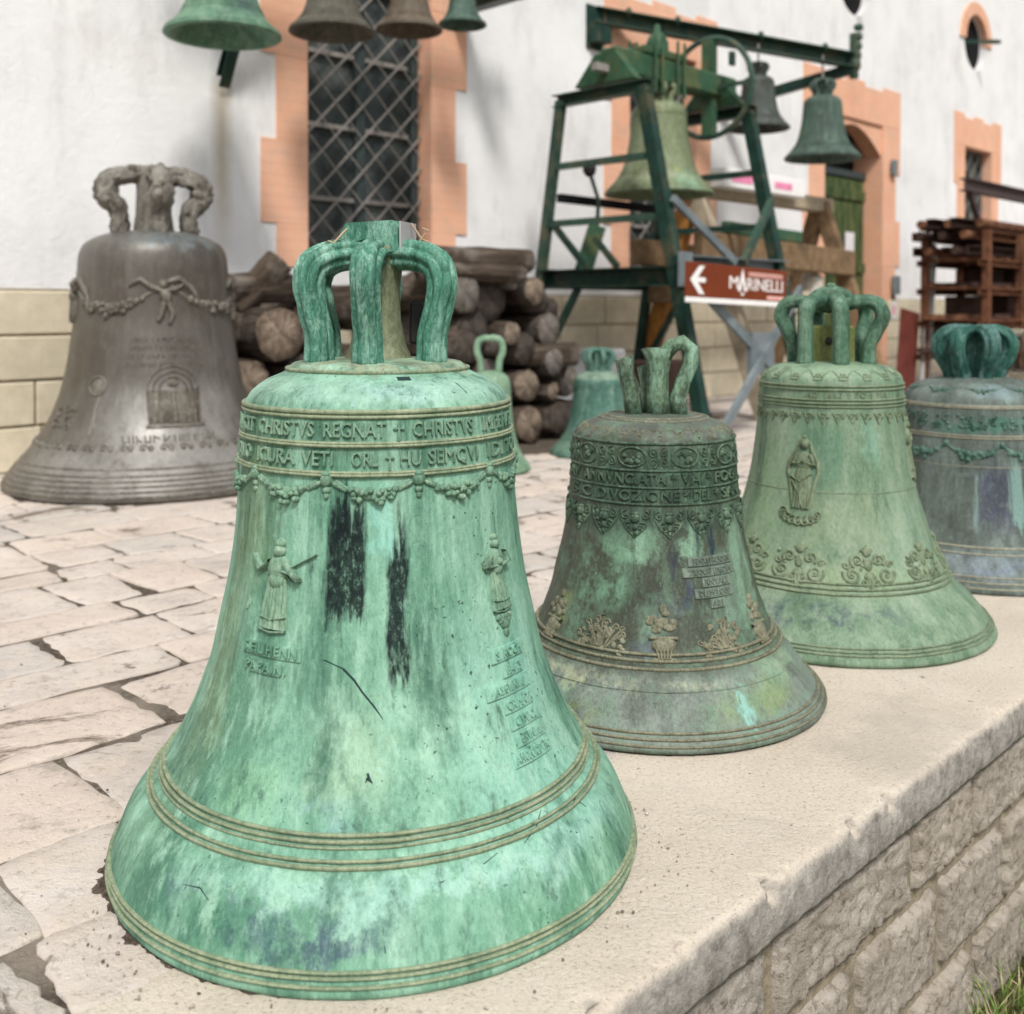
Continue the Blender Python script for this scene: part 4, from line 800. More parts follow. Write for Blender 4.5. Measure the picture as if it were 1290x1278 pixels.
# ---------------------------------------------------------------- fifth bell peeking behind at the right edge
MF = patina('brown_bronze', (.16, .135, .10), (.10, .085, .062), (.29, .26, .20), (.05, .042, .03), 41., .6)
Fb = Bell('bronze_bell', 'brown bronze bell mostly hidden behind the violet stained bell at the right edge', (2.04, 4.10, 0), .36, pD, MF, seg=96, rows=70)
for zR in (1.54, 1.46, .39, .34, .09): Fb.ring(zR, .003, .008, MF, seg=96)
crown_arms(Fb, [-70, -10, 50, 110, 170, 230], [(.085, .595), (.095, .64), (.118, .68), (.118, .72), (.08, .745), (.03, .74)], .021, MF, 6, .06, 20)
MB().lathe([(.045, .595), (.03, .66), (.036, .745), (0, .755)], 16).build('crown_post', MF, Fb.root, True)

# ---------------------------------------------------------------- big brown bell by the wall
pB = [(0, .98), (.02, 1), (.05, .99), (.145, .926), (.298, .803), (.456, .702), (.727, .605), (1.05, .55), (1.22, .53), (1.44, .515), (1.60, .50), (1.67, .47), (1.72, .40), (1.755, .30), (1.772, .2), (1.78, .02)]
stB = [(0, 70, 1.35, .25, (.060, .044, .032), .7, 'soft'), (-45, 24, .9, .3, (.06, .045, .032), .7, 'soft'), (10, 50, .5, .28, (.25, .248, .228), .8, 'soft'), (0, 90, .2, .16, (.25, .245, .228), .8, 'soft'), (20, 60, 1.70, .06, (.15, .18, .19), .8, 'soft'), (-34, 1.2, .55, .16, (.36, .33, .27), .7, 'streak')]
MBm = patina('brown_grey_bronze', (.095, .087, .073), (.055, .047, .038), (.21, .205, .19), (.03, .026, .021), 51., .40, stB, .2, .25, mot=.35, zone=.35, zstretch=.05, spec=.5, speck=.2, smul=.6, metal=.1, bmp=.2)
MBcrown = patina('grey_crown', (.16, .148, .125), (.09, .08, .065), (.33, .32, .285), (.03, .026, .021), 53., .55, (), .5, .6, smul=.8)
MBrel = patina('grey_bronze_relief', (.14, .128, .105), (.085, .075, .06), (.30, .29, .26), (.03, .026, .02), 52., .45, (), .4, .3, smul=.6, metal=.2)
Bb = Bell('bronze_bell', 'large brown grey bronze bell with garlands standing by the wall on the left', (-1.7555, 5.1425, 0), .6866, pB, MBm, seg=200, rows=130)
for zR, h_, w_ in ((.205, .004, .012), (.165, .005, .012), (.135, .005, .012), (.105, .005, .012), (.075, .005, .012), (.045, .005, .012)): Bb.ring(zR, h_, w_, MBrel, seg=160)
hw = math.radians(43)*.54*.6866
for ph in (-121, -35, 51, 137):
    r = Relief(Bb, ph, 1.38); swag(r, -hw*.88, hw*.88, 0, 0, .105, .045, .014, 13, ph); r.build('garland', MBrel)
for ph in (-78, 8, 94):
    r = Relief(Bb, ph, 1.36)        # a small winged child carrying the garland
    r.dome(-.01, .02, .022, .026, .03, seg=12); r.dome(.0, -.035, .028, .04, .03, .2, 12); r.tube([(.0, -.01), (.05, .0), (.075, .02)], [.025, .022, .015], .025); r.tube([(-.01, -.01), (-.06, .005), (-.11, .045), (-.16, .01)], [.025, .03, .03, .01], .022)
    r.tube([(.01, -.06), (.03, -.11), (.015, -.16)], [.035, .028, .02], .026); r.tube([(-.01, -.06), (-.02, -.12), (-.035, -.15)], [.035, .028, .02], .024); r.tube([(.0, .03), (.06, .05), (.12, .0), (.16, -.06)], [.02, .035, .03, .01], .02); r.build('cherub_relief', MBrel)
r = Relief(Bb, 11, .47)             # portal relief
r.plate(-.11, .11, .0, .16, .003); n = 14
for q in (.115, .09, .065): r.tube([(-q, .0), (-q, .15)] + [(-q*math.cos(math.pi*k/n), .15+q*1.05*math.sin(math.pi*k/n)) for k in range(n+1)] + [(q, .15), (q, .0)], .010, .007)
r.tube([(0, .01), (0, .15)], .026, .010); r.dome(0, .19, .03, .02, .008); r.tube([(-.05, .14), (.05, .14)], .012, .007); r.plate(-.13, .13, -.02, -.004, .004); r.build('portal_relief', MBrel)
for k in range(4):
    r = Relief(Bb, 8, 1.02-.055*k); worn_letters(r, .30+.02*k, .022, .005, k); r.build('worn_inscription', MBrel, False)
r = Relief(Bb, 8, .38); worn_letters(r, .42, .036, .006, 9); r.build('worn_inscription', MBrel, False)
for k in range(20):
    r = Relief(Bb, -88+k*9.2, .325); r.spiral(0, 0, .02, 1.2, 0, .008, .007, 1); r.dome(.032, 0, .012, .018, .008); r.build('leaf_frieze', MBrel)
r = Relief(Bb, -36, .715); n = 20; r.tube([(.042*math.cos(k*6.283/n), .042*math.sin(k*6.283/n)) for k in range(n+1)], .014, .008); r.dome(0, 0, .036, .036, .004); r.build('round_seal', MBrel)
r = Relief(Bb, -58, .60); rr = random.Random(4)
for k in range(12): r.spiral(rr.uniform(-.08, .08), rr.uniform(-.12, .0), .02, 1.2, rr.random()*6, .008, .008, 1)
r.build('scroll_ornament', MBrel)
pth = [(.165, 1.20), (.162, 1.27), (.175, 1.33), (.225, 1.385), (.225, 1.44), (.17, 1.478), (.10, 1.492), (.02, 1.488)]
crown_arms(Bb, [-72, 10, 92, 180], pth, [.044, .041, .046, .052, .048, .044, .042, .042], MBcrown, 5, .12, 36, jit=.016)
MB().lathe([(.10, 1.20), (.085, 1.30), (.08, 1.42), (.085, 1.49), (.07, 1.535), (.0, 1.545)], 22).build('crown_post', MBcrown, Bb.root, True)
for ph in (-72, 10, 92):
    a = R_(ph); b = MB()
    for k in range(6): q = .235 + .02*math.sin(k*2.1); z_ = 1.36+.02*k; t = a + .10*math.cos(k*2.7); b.ball((q*math.sin(t), -q*math.cos(t), z_), (.03, .03, .026), 8, 5)
    b.build('crown_ornament', MBcrown, Bb.root, True)

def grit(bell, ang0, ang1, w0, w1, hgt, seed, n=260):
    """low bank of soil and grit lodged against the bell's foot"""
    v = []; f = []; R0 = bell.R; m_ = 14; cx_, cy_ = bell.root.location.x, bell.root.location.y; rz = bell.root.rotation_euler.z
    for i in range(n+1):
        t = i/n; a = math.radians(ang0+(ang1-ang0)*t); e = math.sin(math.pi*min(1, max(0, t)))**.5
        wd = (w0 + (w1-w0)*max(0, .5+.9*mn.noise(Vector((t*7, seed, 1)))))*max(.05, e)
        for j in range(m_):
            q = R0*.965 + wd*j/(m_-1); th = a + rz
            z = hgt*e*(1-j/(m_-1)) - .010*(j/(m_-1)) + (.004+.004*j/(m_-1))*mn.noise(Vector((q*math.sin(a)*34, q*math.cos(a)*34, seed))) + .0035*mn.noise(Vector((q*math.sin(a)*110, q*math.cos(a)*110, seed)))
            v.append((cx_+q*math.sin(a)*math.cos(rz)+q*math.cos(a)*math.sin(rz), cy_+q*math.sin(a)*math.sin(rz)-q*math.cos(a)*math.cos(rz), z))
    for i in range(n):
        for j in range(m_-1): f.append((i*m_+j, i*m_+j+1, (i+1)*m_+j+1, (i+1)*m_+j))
    o = mesh_obj('soil_bank', v, f, M['soil2']); tag(o, 'dark soil and grit at the foot of a bell, also standing in for contact shade', 'soil', kind='stuff')
grit(A, -150, -8, .012, .06, .009, 1); grit(A, -14, 60, .010, .020, .005, 2); grit(Cb, -60, 70, .008, .022, .005, 3); grit(Db, -50, 80, .008, .02, .004, 4); grit(Bb, -100, 100, .02, .06, .010, 5)  # soil banks; along the rims they also put in contact darkness
# ---------------------------------------------------------------- plain bells, small or hung
pS = [(0, .97), (.03, 1), (.10, .955), (.22, .84), (.34, .74), (.5, .66), (.75, .585), (1.05, .535), (1.3, .51), (1.5, .49), (1.58, .45), (1.65, .35), (1.69, .2), (1.70, .02)]
def plain_bell(label, pos, Rm, cols, seed, narms=4, hscale=1.0, crown=.34, group=None, rings=(.36, .32, .1, 1.42, 1.36), arm=.055, stains=(), smul=.8, yaw=0.0, pb=(), cs=1.0, rough=.6, post=True):
    base, alt, pale, dark = cols; mt = patina('bell_patina', base, alt, pale, dark, seed, rough, stains, .5, .35, smul=smul, prebands=pb, speck=.2)
    b = Bell('bronze_bell', label, pos, Rm, [(z*hscale, r_) for z, r_ in pS], mt, seg=96, rows=70, group=group, yaw=None)
    b.root.rotation_euler.z += yaw
    for q in rings: b.ring(q*hscale, .008*Rm+.001, .022*Rm, mt, seg=96)
    t = 1.69*hscale*Rm; k = crown*Rm
    phs = [360*i/narms+20 for i in range(narms)]
    crown_arms(b, phs, [(.2*Rm*cs, t-.01), (.22*Rm*cs, t+.3*k), (.30*Rm*cs, t+.62*k), (.26*Rm*cs, t+.9*k), (.1*Rm*cs, t+k), (.0, t+.98*k)], arm*Rm, mt, 5, .08, 14, smooth_n=18)
    if post: MB().lathe([(.13*Rm, t-.01), (.09*Rm, t+.5*k), (.1*Rm, t+k), (0, t+1.03*k)], 14).build('crown_post', mt, b.root, True)
    return b
GRN = ((.20, .33, .22), (.14, .25, .165), (.36, .47, .34), (.06, .12, .08)); TEAL = ((.07, .165, .13), (.04, .10, .085), (.24, .36, .30), (.015, .04, .035)); BRN = ((.085, .08, .062), (.12, .11, .088), (.18, .17, .14), (.03, .03, .025)); DGR = ((.06, .105, .085), (.035, .065, .055), (.17, .25, .20), (.015, .025, .022))
def pw(x, d): return ((x-645)/1320*d, d*math.cos(R_(1)))
S1b = plain_bell('small pale green bell half hidden behind the large mint bell', (*pw(617, 5.45), 0), .215, GRN, 61, 2, 1.42, .80, arm=.085, cs=1.05, yaw=R_(75), post=False)
S2b = plain_bell('teal bell on the paving behind the dark bronze bell, before the log pile', (*pw(754, 6.06), 0), .285, TEAL, 62, 6, 1.0, .42, pb=[(0, .5, (.16, .27, .18), .6, .15), (1.5, 1.8, (.30, .38, .28), .6, .05)])
def hung(label, u, s, z, Rm, cols, seed, hs=1.0, **kw):
    p = Q(u, s, z); return plain_bell(label, tuple(p), Rm, cols, seed, kw.pop('na', 4), hs, **kw)
hung('largest green bell hanging upper left in front of the barred window', .80, .62, 2.27, .305, ((.11, .22, .145), (.065, .14, .095), (.28, .39, .29), (.03, .07, .05)), 71, .92, stains=[(35, 25, .6, .4, (.05, .07, .10), .8, 'soft'), (0, 60, .95, .2, (.06, .13, .09), .6, 'soft')], rings=(.5, .42, .1))
hung('dark grey bell hanging second from the left above the barred window', 1.55, .55, 2.44, .252, BRN, 72, .95, rings=(.42, .34, .28, .1))
hung('brown bell hanging third from the left above the barred window', 2.13, .55, 2.56, .208, ((.11, .085, .06), (.14, .115, .09), (.2, .18, .15), (.04, .035, .03)), 73, 1.0, rings=(.42, .34, .1))
hung('smallest green bell hanging right of the brown bell above the barred window', 2.58, .55, 2.68, .158, DGR, 74, 1.0, rings=(.36, .1))

# ================================================================== BUILDING
B = frame_empty('workshop_building'); tag(B, 'white plastered workshop building with salmon stone window surrounds and cream stone base', 'building')
U0, U1, ZT = -7.0, 24.0, 7.5
# openings: (u0,u1,z0,z1)  and round ones (u,z,r)
OP = [(1.75, 2.78, 1.10, 3.45), (5.02, 6.0, 1.10, 3.10), (8.42, 9.82, 0.0, 2.98), (12.27, 13.22, 1.60, 3.02)]
RD = [(9.10, 4.52, .38), (12.62, 4.46, .38)]
holes = OP + [(u-r-.02, u+r+.02, z-r-.02, z+r+.02) for u, z, r in RD]
xs = sorted({U0, U1, *[h[0] for h in holes], *[h[1] for h in holes]}); zs = sorted({0.0, ZT, *[h[2] for h in holes], *[h[3] for h in holes]})
wb = MB()
for i in range(len(xs)-1):
    for j in range(len(zs)-1):
        cx_, cz_ = (xs[i]+xs[i+1])/2, (zs[j]+zs[j+1])/2
        if any(h[0] < cx_ < h[1] and h[2] < cz_ < h[3] for h in holes): continue
        wb.add([(xs[i], 0, zs[j]), (xs[i+1], 0, zs[j]), (xs[i+1], 0, zs[j+1]), (xs[i], 0, zs[j+1])], [(0, 1, 2, 3)])
for (u, z, r) in RD:
    n = 32; e = r+.02; v = []
    for k in range(n):
        a = 2*math.pi*k/n; ca, sa = math.cos(a), math.sin(a); q = e/max(abs(ca), abs(sa)); v += [(u+ca*q, 0, z+sa*q), (u+ca*r, 0, z+sa*r), (u+ca*r, .45, z+sa*r)]
    wb.add(v, [(3*k, 3*((k+1) % n), 3*((k+1) % n)+1, 3*k+1) for k in range(n)] + [(3*k+1, 3*((k+1) % n)+1, 3*((k+1) % n)+2, 3*k+2) for k in range(n)])
wb.box(U0, U1, .46, .6, 0, ZT)
wall = wb.build('plaster_wall', M['plaster'], B)
rb = MB().box(U0-.3, U1+.3, -.5, 5.5, ZT+.01, ZT+.16).build('roof_slab', M['cream'], B)
MB().box(U0, U1, 5.0, 5.3, 0, ZT).build('rear_wall', M['plaster'], B)
# stone base, course by course
def blocked(u0, u1, z0, z1): return any(h[0]-.0 < (u0+u1)/2 < h[1] and h[2] < (z0+z1)/2 < h[3] for h in holes)
rc = random.Random(8); ch = .94/4
for c_ in range(4):
    u = -3.0 + rc.random()*.3
    while u < 15:
        L = rc.uniform(.38, .62); u2 = u+L
        if 8.30 < u2 < 9.9: u2 = 8.30 if u < 8.25 else u2
        if not (u > 8.25 and u < 9.95):
            t = MB().box(-(u2-u-.012)/2, (u2-u-.012)/2, -.022-rc.random()*.008, .02, 0, ch-.012, .007); o = t.build('base_stone', M['cream'], B); o.location = ((u+u2)/2, 0, c_*ch+.004)
        u = u2 if u2 != 8.30 else 9.95
MB().box(-3.0, 8.30, -.012, .01, 0, .945).box(9.95, 15, -.012, .01, 0, .945).build('base_mortar', M['mortar'], B)
def surround(par, u0, u1, z0, z1, outs, t=.011, arch=0.0, bh=.52, ztop_extra=.38, zoff=0):
    """toothed quoin blocks left and right, lintel blocks above"""
    k = 0; z = z1 + .0; zz = z0
    # rows of blocks going down from the lintel
    z = z1; rowi = zoff
    while z > z0+.02:
        zb = max(z0, z-bh); wd = outs[rowi % 2]
        for sg in (-1, 1):
            a, b = (u0-wd, u0-.001) if sg < 0 else (u1+.001, u1+wd)
            MB().box(a, b, -t, .10, zb+.0006, z-.0006, .0015).build('quoin_block', M['salmon'], par)
        z = zb; rowi += 1
    n = 5; W_ = u1-u0+2*outs[0]
    for i in range(n):
        a = u0-outs[0]+W_*i/n; hgt = ztop_extra + (.05 if i in (0, 2, 4) else 0)
        MB().box(a+.0006, a+W_/n-.0006, -t-.002, .10, z1+.001, z1+hgt, .0015).build('lintel_block', M['salmon'], par)
def reveal(par, u0, u1, z0, z1, dep, mat):
    MB().add([(u0, 0, z0), (u0, dep, z0), (u0, dep, z1), (u0, 0, z1)], [(0, 1, 2, 3)]).add([(u1, 0, z0), (u1, dep, z0), (u1, dep, z1), (u1, 0, z1)], [(3, 2, 1, 0)]).add([(u0, 0, z1), (u1, 0, z1), (u1, dep, z1), (u0, dep, z1)], [(0, 1, 2, 3)]).add([(u0, 0, z0), (u1, 0, z0), (u1, dep, z0), (u0, dep, z0)], [(3, 2, 1, 0)]).build('reveal', mat, par)
def lattice(par, u0, u1, z0, z1, y, step, t=.012):
    W_ = u1-u0; H_ = z1-z0
    for sg in (1, -1):
        k = -H_
        while k < W_:
            # line u = u0 + k + (z - z0) (mirrored when sg < 0)
            a0 = max(0, k); a1 = min(W_, k+H_)
            if a1-a0 > .05:
                p = (a0, a0-k); q = (a1, a1-k)
                if sg < 0: p = (W_-p[0], p[1]); q = (W_-q[0], q[1])
                yy = y + (.0 if sg > 0 else .014)
                MB().bar((u0+p[0], yy, z0+p[1]), (u0+q[0], yy, z0+q[1]), .005 if sg < 0 else .007, t*.6 if sg < 0 else t).build('lattice_bar', M['iron'], par)
            k += step
def window(u0, u1, z0, z1, outs, step, bh=.52, dep=.17, zoff=0):
    w_ = MB().box(u0, u1, dep, dep+.02, z0, z1).build('window', M['darkglass'], B)
    reveal(w_, u0, u1, z0, z1, dep, M['reveal']); surround(w_, u0, u1, z0, z1, outs, bh=bh, zoff=zoff)
    fr = .06
    for a, b, c_, d_ in ((u0+.01, u0+.01+fr, z0, z1), (u1-.01-fr, u1-.01, z0, z1), ((u0+u1)/2-.04, (u0+u1)/2+.04, z0, z1), (u0+.07, u1-.07, z0, z0+fr), (u0+.07, u1-.07, z1-fr, z1-.002)):
        MB().box(a, b, dep-.05, dep-.004, c_, d_, .004).build('sash_bar', M['sash'], w_)
    zz = z0+.45
    while zz < z1-.2:
        MB().box(u0+.09, (u0+u1)/2-.045, dep-.035, dep-.006, zz, zz+.03).box((u0+u1)/2+.045, u1-.09, dep-.035, dep-.006, zz, zz+.03).build('glazing_bar', M['iron'], w_); zz += .48
    lattice(w_, u0, u1, z0, z1, .095, step)
    return w_
window(1.75, 2.78, 1.10, 3.45, (.34, .23), .22, zoff=1)
window(5.02, 6.0, 1.10, 3.10, (.34, .24), .24)
window(12.27, 13.22, 1.60, 3.02, (.36, .26), .28)
# round windows
for i, (u, z, r) in enumerate(RD):
    n = 32; w_ = MB().add([(u+r*math.cos(2*math.pi*k/n), .09, z+r*math.sin(2*math.pi*k/n)) for k in range(n)], [tuple(reversed(range(n)))]).build('round_window', M['black'], B)
    nb = 9
    for k in range(nb):
        a0 = math.pi*k/nb-.12*0; a1 = math.pi*(k+1)/nb; v = []
        for q, y in ((r-.005, -.028), (r+.16, -.028), (r+.16, .06), (r-.005, .06)):
            for a in np.linspace(a0+.008, a1-.008, 4): v.append((u+q*math.cos(a), y, z+q*math.sin(a)))
        f = []
        for c_ in range(4):
            for j in range(3): f.append((c_*4+j, c_*4+j+1, ((c_+1) % 4)*4+j+1, ((c_+1) % 4)*4+j))
        f += [(0, 4, 8, 12), (3, 15, 11, 7)]; MB().add(v, f).build('arch_stone', M['salmon'], w_)
    MB().bar((u-.30, .1, z-.02), (u+.02, -.32, z-.04), .05, .05).build('hoist_bar', M['greensteel'], w_)
# door
d_ = MB(); du0, du1, dz1 = 8.42, 9.82, 2.98
door = MB().box(du0, du1, .36, .38, 0, dz1).build('door', M['black'], B)
reveal(door, du0, du1, 0, dz1, .36, M['reveal']); surround(door, du0, du1, 0, dz1, (.46, .34), bh=.55, ztop_extra=.40)
npk = 9
for k in range(npk):
    a = du0+.02+(du1-du0-.04)*k/npk; MB().box(a+.003, a+(du1-du0-.04)/npk-.003, 0.22, .26, .03, 2.35, .005).build('door_plank', M['door'], door)
for z_ in (.35, 1.25, 2.1): MB().box(du0+.02, du1-.02, .195, .218, z_, z_+.12, .004).build('door_rail', M['door'], door)
MB().box(du0, du1, .20, .27, 2.36, 2.44, .004).build('transom', M['sash'], door)
MB().box(9.28, 9.50, .186, .189, 1.28, 1.72).build('paper_notice', M['paper'], door)
arch = []; n = 14
for k in range(n+1): t = k/n; arch.append((du0+.0+(du1-du0)*t, 2.62+.30*math.sin(math.pi*t)))
MB().poly_extrude(arch + [(du1, 2.976), (du0, 2.976)], .015, .20).build('segmental_arch', M['salmon'], door)
MB().box(9.98, 10.09, -.07, -.03, 2.42, 2.60, .006).build('door_lamp_box', M['greysteel'], B); MB().box(10.02, 10.16, -.08, -.03, 1.00, 1.22, .006).build('meter_box', M['greysteel'], B)
sg_ = MB().box(10.04, 10.16, -.034, -.03, .70, .92).build('wall_notice', M['paper'], B); MB().box(10.05, 10.11, -.037, -.035, .76, .86).build('red_mark', M['pinkprint'], sg_)

# ================================================================== WALL BRACKETS with hung bells
def hook(par, top, bot, mat): MB().tube([top, bot], .008, 6).build('hanger', mat, par)
k1 = frame_empty('wall_bracket', 1.18, 0, 2.18); tag(k1, 'dark green steel strut and beam carrying the four hanging bells upper left', 'bracket')
def L1(u, s, z): return (u-1.18, -s, z-2.18)
MB().channel(L1(1.15, 0.0, 2.16), L1(1.15, .62, 3.25), .07, .07).build('strut', M['greensteel'], k1)
MB().channel(L1(.45, .55, 3.30), L1(3.2, .55, 3.30), .09, .12).build('beam', M['greensteel'], k1)
MB().channel(L1(3.0, .0, 3.02), L1(3.0, .72, 3.02), .10, .18).bar(L1(2.95, .55, 3.1), L1(2.95, .55, 3.3), .08, .08).build('wall_arm', M['greensteel'], k1)
for u, s_, z in ((.80, .62, 2.9), (1.55, .55, 2.95), (2.13, .55, 3.0), (2.58, .55, 3.05)): MB().tube([L1(u, s_, z), L1(u, .55, 3.3)], .014, 8).build('hanger', M['greensteel'], k1)
k2 = frame_empty('wall_bracket', 4.57, 0, 3.2); tag(k2, 'long faded green steel bracket beam on the wall carrying two small bells', 'bracket')
def L2(u, s, z): return (u-4.57, -s, z-3.2)
MB().channel(L2(4.57, .0, 3.25), L2(6.8, 1.15, 3.06), .10, .13).build('beam', M['greensteel2'], k2)
MB().channel(L2(6.8, 1.15, 2.99), L2(6.38, .0, 2.73), .08, .09).build('strut', M['greensteel'], k2)
MB().box(-.12, .08, -.02, .0, -.24, .12, .004).build('wall_plate', M['greensteel'], k2)
MB().box(-.10, .06, -.13, -.02, -.20, -.06, .004).build('wall_shoe', M['greensteel'], k2)
cr = MB()
for k in range(5): cr.ball(L2(6.8+.01*k, 1.17, 3.02+.085*k), (.05, .045, .05*(1.3-.15*k)), 8, 5)
cr.bar(L2(6.8, 1.15, 2.9), L2(6.8, 1.15, 3.3), .06, .06); cr.build('crest_finial', M['greensteel2'], k2)
for t in (.12, .3, .62, .88): p = Q(4.57+2.23*t, 1.15*t, 3.25-.19*t); lp = L2(4.57+2.23*t, 1.15*t, 3.32-.19*t); MB().ball(lp, (.03, .03, .045), 8, 5).build('bolt', M['greensteel2'], k2)
def on_beam(t): return 4.57+2.23*t, 1.15*t, 3.25-.19*t
def hang2(label, t, zrim, Rm, cols, seed, hs, crown, **kw):
    u, s_, zb = on_beam(t); b = hung(label, u, s_, zrim, Rm, cols, seed, hs, crown=crown, na=6, **kw); top = zrim + (1.69*hs+crown)*Rm
    MB().tube([L2(u, s_, top-.03), L2(u, s_, zb)], .010, 6).build('hanger', M['iron'], k2); return b
hang2('small dark grey bell hanging in the middle of the green bracket beam', .61, 2.39, .275, ((.055, .062, .058), (.04, .045, .042), (.13, .16, .14), (.018, .02, .018)), 81, 1.0, .40, rings=(.34, .28, 1.42))
hang2('grey green bell hanging at the tip of the green bracket beam', .87, 2.16, .335, ((.06, .095, .08), (.04, .06, .052), (.15, .22, .175), (.02, .028, .025)), 82, 1.0, .40, rings=(.34, .28), stains=[(-55, 22, 1.0, .6, (.12, .26, .17), .7, 'soft')])

# ================================================================== STEEL BELL FRAME
FU, FS = 3.44, 1.08
fr = frame_empty('bell_frame', FU, FS, 0); tag(fr, 'tall green steel bell frame with headstock and wheel in front of the wall', 'bell frame')
def LF(u, s, z): return (u-FU, -(s-FS), z)
GS, GS2, GY = M['greensteel'], M['greensteel2'], M['greysteel']
uL, uR = 3.44, 4.71
zt, zb_ = 2.30, 1.05
def leg(u, s0, s1, z1, mat, w_=.10): MB().channel(LF(u, s0, 0), LF(u, s1, z1), w_, w_*.9, .012, up=(1, 0, 0)).build('leg', mat, fr)
for u, mt_b, mt_f in ((uL, GS2, GS), (uR, GS, GS2)):
    leg(u, .28, .64, zt, mt_b, .065); leg(u, 1.86, 1.36, zt, mt_f if u == uL else GS, .085)
    MB().channel(LF(u, .58, zt), LF(u, 1.42, zt), .07, .085).build('top_rail', GS2 if u == uL else GS, fr)
    for z_, a, b in ((1.84, .57, 1.48), (1.44, .51, 1.58)): MB().bar(LF(u, a, z_), LF(u, b, z_), .04, .045).build('cross_rail', GS2 if u == uL else GS, fr)
    MB().channel(LF(u, .44, zb_), LF(u, 1.66, zb_), .09, .125).build('base_rail', GS, fr)
    MB().bar(LF(u, .50, 1.50), LF(u, .90, 1.10), .03, .045).build('diagonal_brace', GS, fr); MB().bar(LF(u, 1.15, 1.12), LF(u, .95, 1.32), .03, .04).build('diagonal_brace', GS, fr)
    MB().bar(LF(u, .80, .98), LF(u, .35, .28), .03, .05).build('lower_brace', GS, fr)
    # bearing gusset
    MB().add([LF(u-.04, .80, zt+.06), LF(u-.04, 1.32, zt+.06), LF(u-.04, 1.16, zt+.26), LF(u-.04, .98, zt+.26), LF(u+.04, .80, zt+.06), LF(u+.04, 1.32, zt+.06), LF(u+.04, 1.16, zt+.26), LF(u+.04, .98, zt+.26)], [(0, 1, 2, 3), (7, 6, 5, 4), (0, 4, 5, 1), (1, 5, 6, 2), (2, 6, 7, 3), (3, 7, 4, 0)]).build('bearing_block', M['yokegreen'], fr)
MB().channel(LF(uL, 1.64, 1.10), LF(uR+.05, 1.64, 1.10), .09, .17).build('front_rail', GY, fr)
MB().box(uL-.08-FU, uL+.06-FU, -(1.715-FS), -(1.70-FS), .98, 1.20).build('gusset_plate', M['greysteel'], fr)
MB().channel(LF(uL, .45, 1.05), LF(uR, .45, 1.05), .09, .14).build('rear_rail', GS, fr)
MB().bar(LF(uL, 1.80, .98), LF(uR, 1.95, .06), .03, .06).build('front_cross_brace', GY, fr); MB().bar(LF(uR, 1.80, .98), LF(uL, 1.97, .06), .03, .06).build('front_cross_brace', GY, fr)
MB().box(.5, .78, -.80, -.76, .40, .68).build('brace_plate', GY, fr)
MB().bar(LF(uL, 1.60, 1.55), LF(4.05, 1.68, 1.15), .03, .05).build('front_knee_brace', GY, fr); MB().bar(LF(uR, 1.56, 1.62), LF(4.15, 1.68, 1.15), .04, .06).build('front_knee_brace', GS2, fr)
MB().bar(LF(uL, .62, 1.62), LF(uR, .58, 1.62), .04, .06).build('rear_tie', M['black'], fr)
# headstock
yk = MB().box(3.42-FU, 4.88-FU, -.08, .08, 2.43, 2.60, .015).build('headstock', M['yokegreen'], fr)
MB().box(3.72-FU, 4.22-FU, -.085, .085, 2.602, 2.66, .01).build('headstock_cap', M['yokegreen'], yk)
for u in (3.80, 3.88, 4.06, 4.14):
    MB().tube([(u-FU, -.115, 2.34), (u-FU, -.115, 2.73)], .011, 8).build('strap_bolt', M['yokegreen'], yk); MB().tube([(u-FU, .115, 2.34), (u-FU, .115, 2.73)], .011, 8).build('strap_bolt', M['yokegreen'], yk)
MB().bar((3.40-FU-.12, 0, 2.45), (3.40-FU+.1, 0, 2.45), .05, .05).build('axle', M['iron'], yk)
MB().lathe([(.08, 2.66), (.08, 2.72), (.06, 2.77), (.025, 2.80), (.018, 2.85), (0, 2.86)], 20, (3.97-FU, 0, 0)).build('headstock_dome', M['yokegreen'], yk, True)
# wheel in a plane square to the wall
wh_u = 4.62; n = 44; b = MB().tube([(wh_u-FU, -.37*math.cos(2*math.pi*k/n), 2.50+.37*math.sin(2*math.pi*k/n)) for k in range(n+1)], .022, 8, False); wheel = b.build('wheel', GS2, fr, True)
MB().bar((wh_u-FU, 0, 2.14), (wh_u-FU, 0, 2.86), .06, .10, up=(0, 1, 0)).build('wheel_post', M['yokegreen'], wheel); MB().bar((wh_u-FU, -.36, 2.50), (wh_u-FU, .36, 2.50), .025, .03).build('spoke', GS2, wheel); MB().bar((wh_u-FU, -.20, 2.74), (wh_u-FU, -.20, 2.64), .03, .05).build('spoke', GS2, wheel)
# clapper striker assembly at the back
sk = MB().bar(LF(3.55, .75, 1.10), LF(3.62, .82, 1.42), .12, .12).build('hammer_base', M['yokegreen'], fr); MB().tube([LF(3.62, .82, 1.42), LF(3.60, .85, 1.60), LF(3.56, .80, 1.80)], .014, 8).build('hammer_arm', GS, sk); MB().ball(LF(3.56, .80, 1.82), (.05, .05, .06)).build('hammer_head', M['boltdark'], sk)
p = Q(4.02, 1.06, 1.645)
fbell = plain_bell('pale yellow green bell hanging inside the green steel frame', tuple(p), .392, ((.17, .205, .115), (.11, .14, .075), (.31, .36, .24), (.05, .06, .03)), 84, 6, 1.02, .30, stains=[(35, 22, .2, .25, (.20, .40, .28), .8, 'soft'), (28, 5, .42, .05, (.45, .40, .08), .8, 'blot'), (-20, 22, 1.5, .2, (.24, .17, .06), .6, 'soft'), (0, 60, .3, .1, (.36, .38, .26), .6, 'soft')], rings=(.40, .34, .1, 1.42))
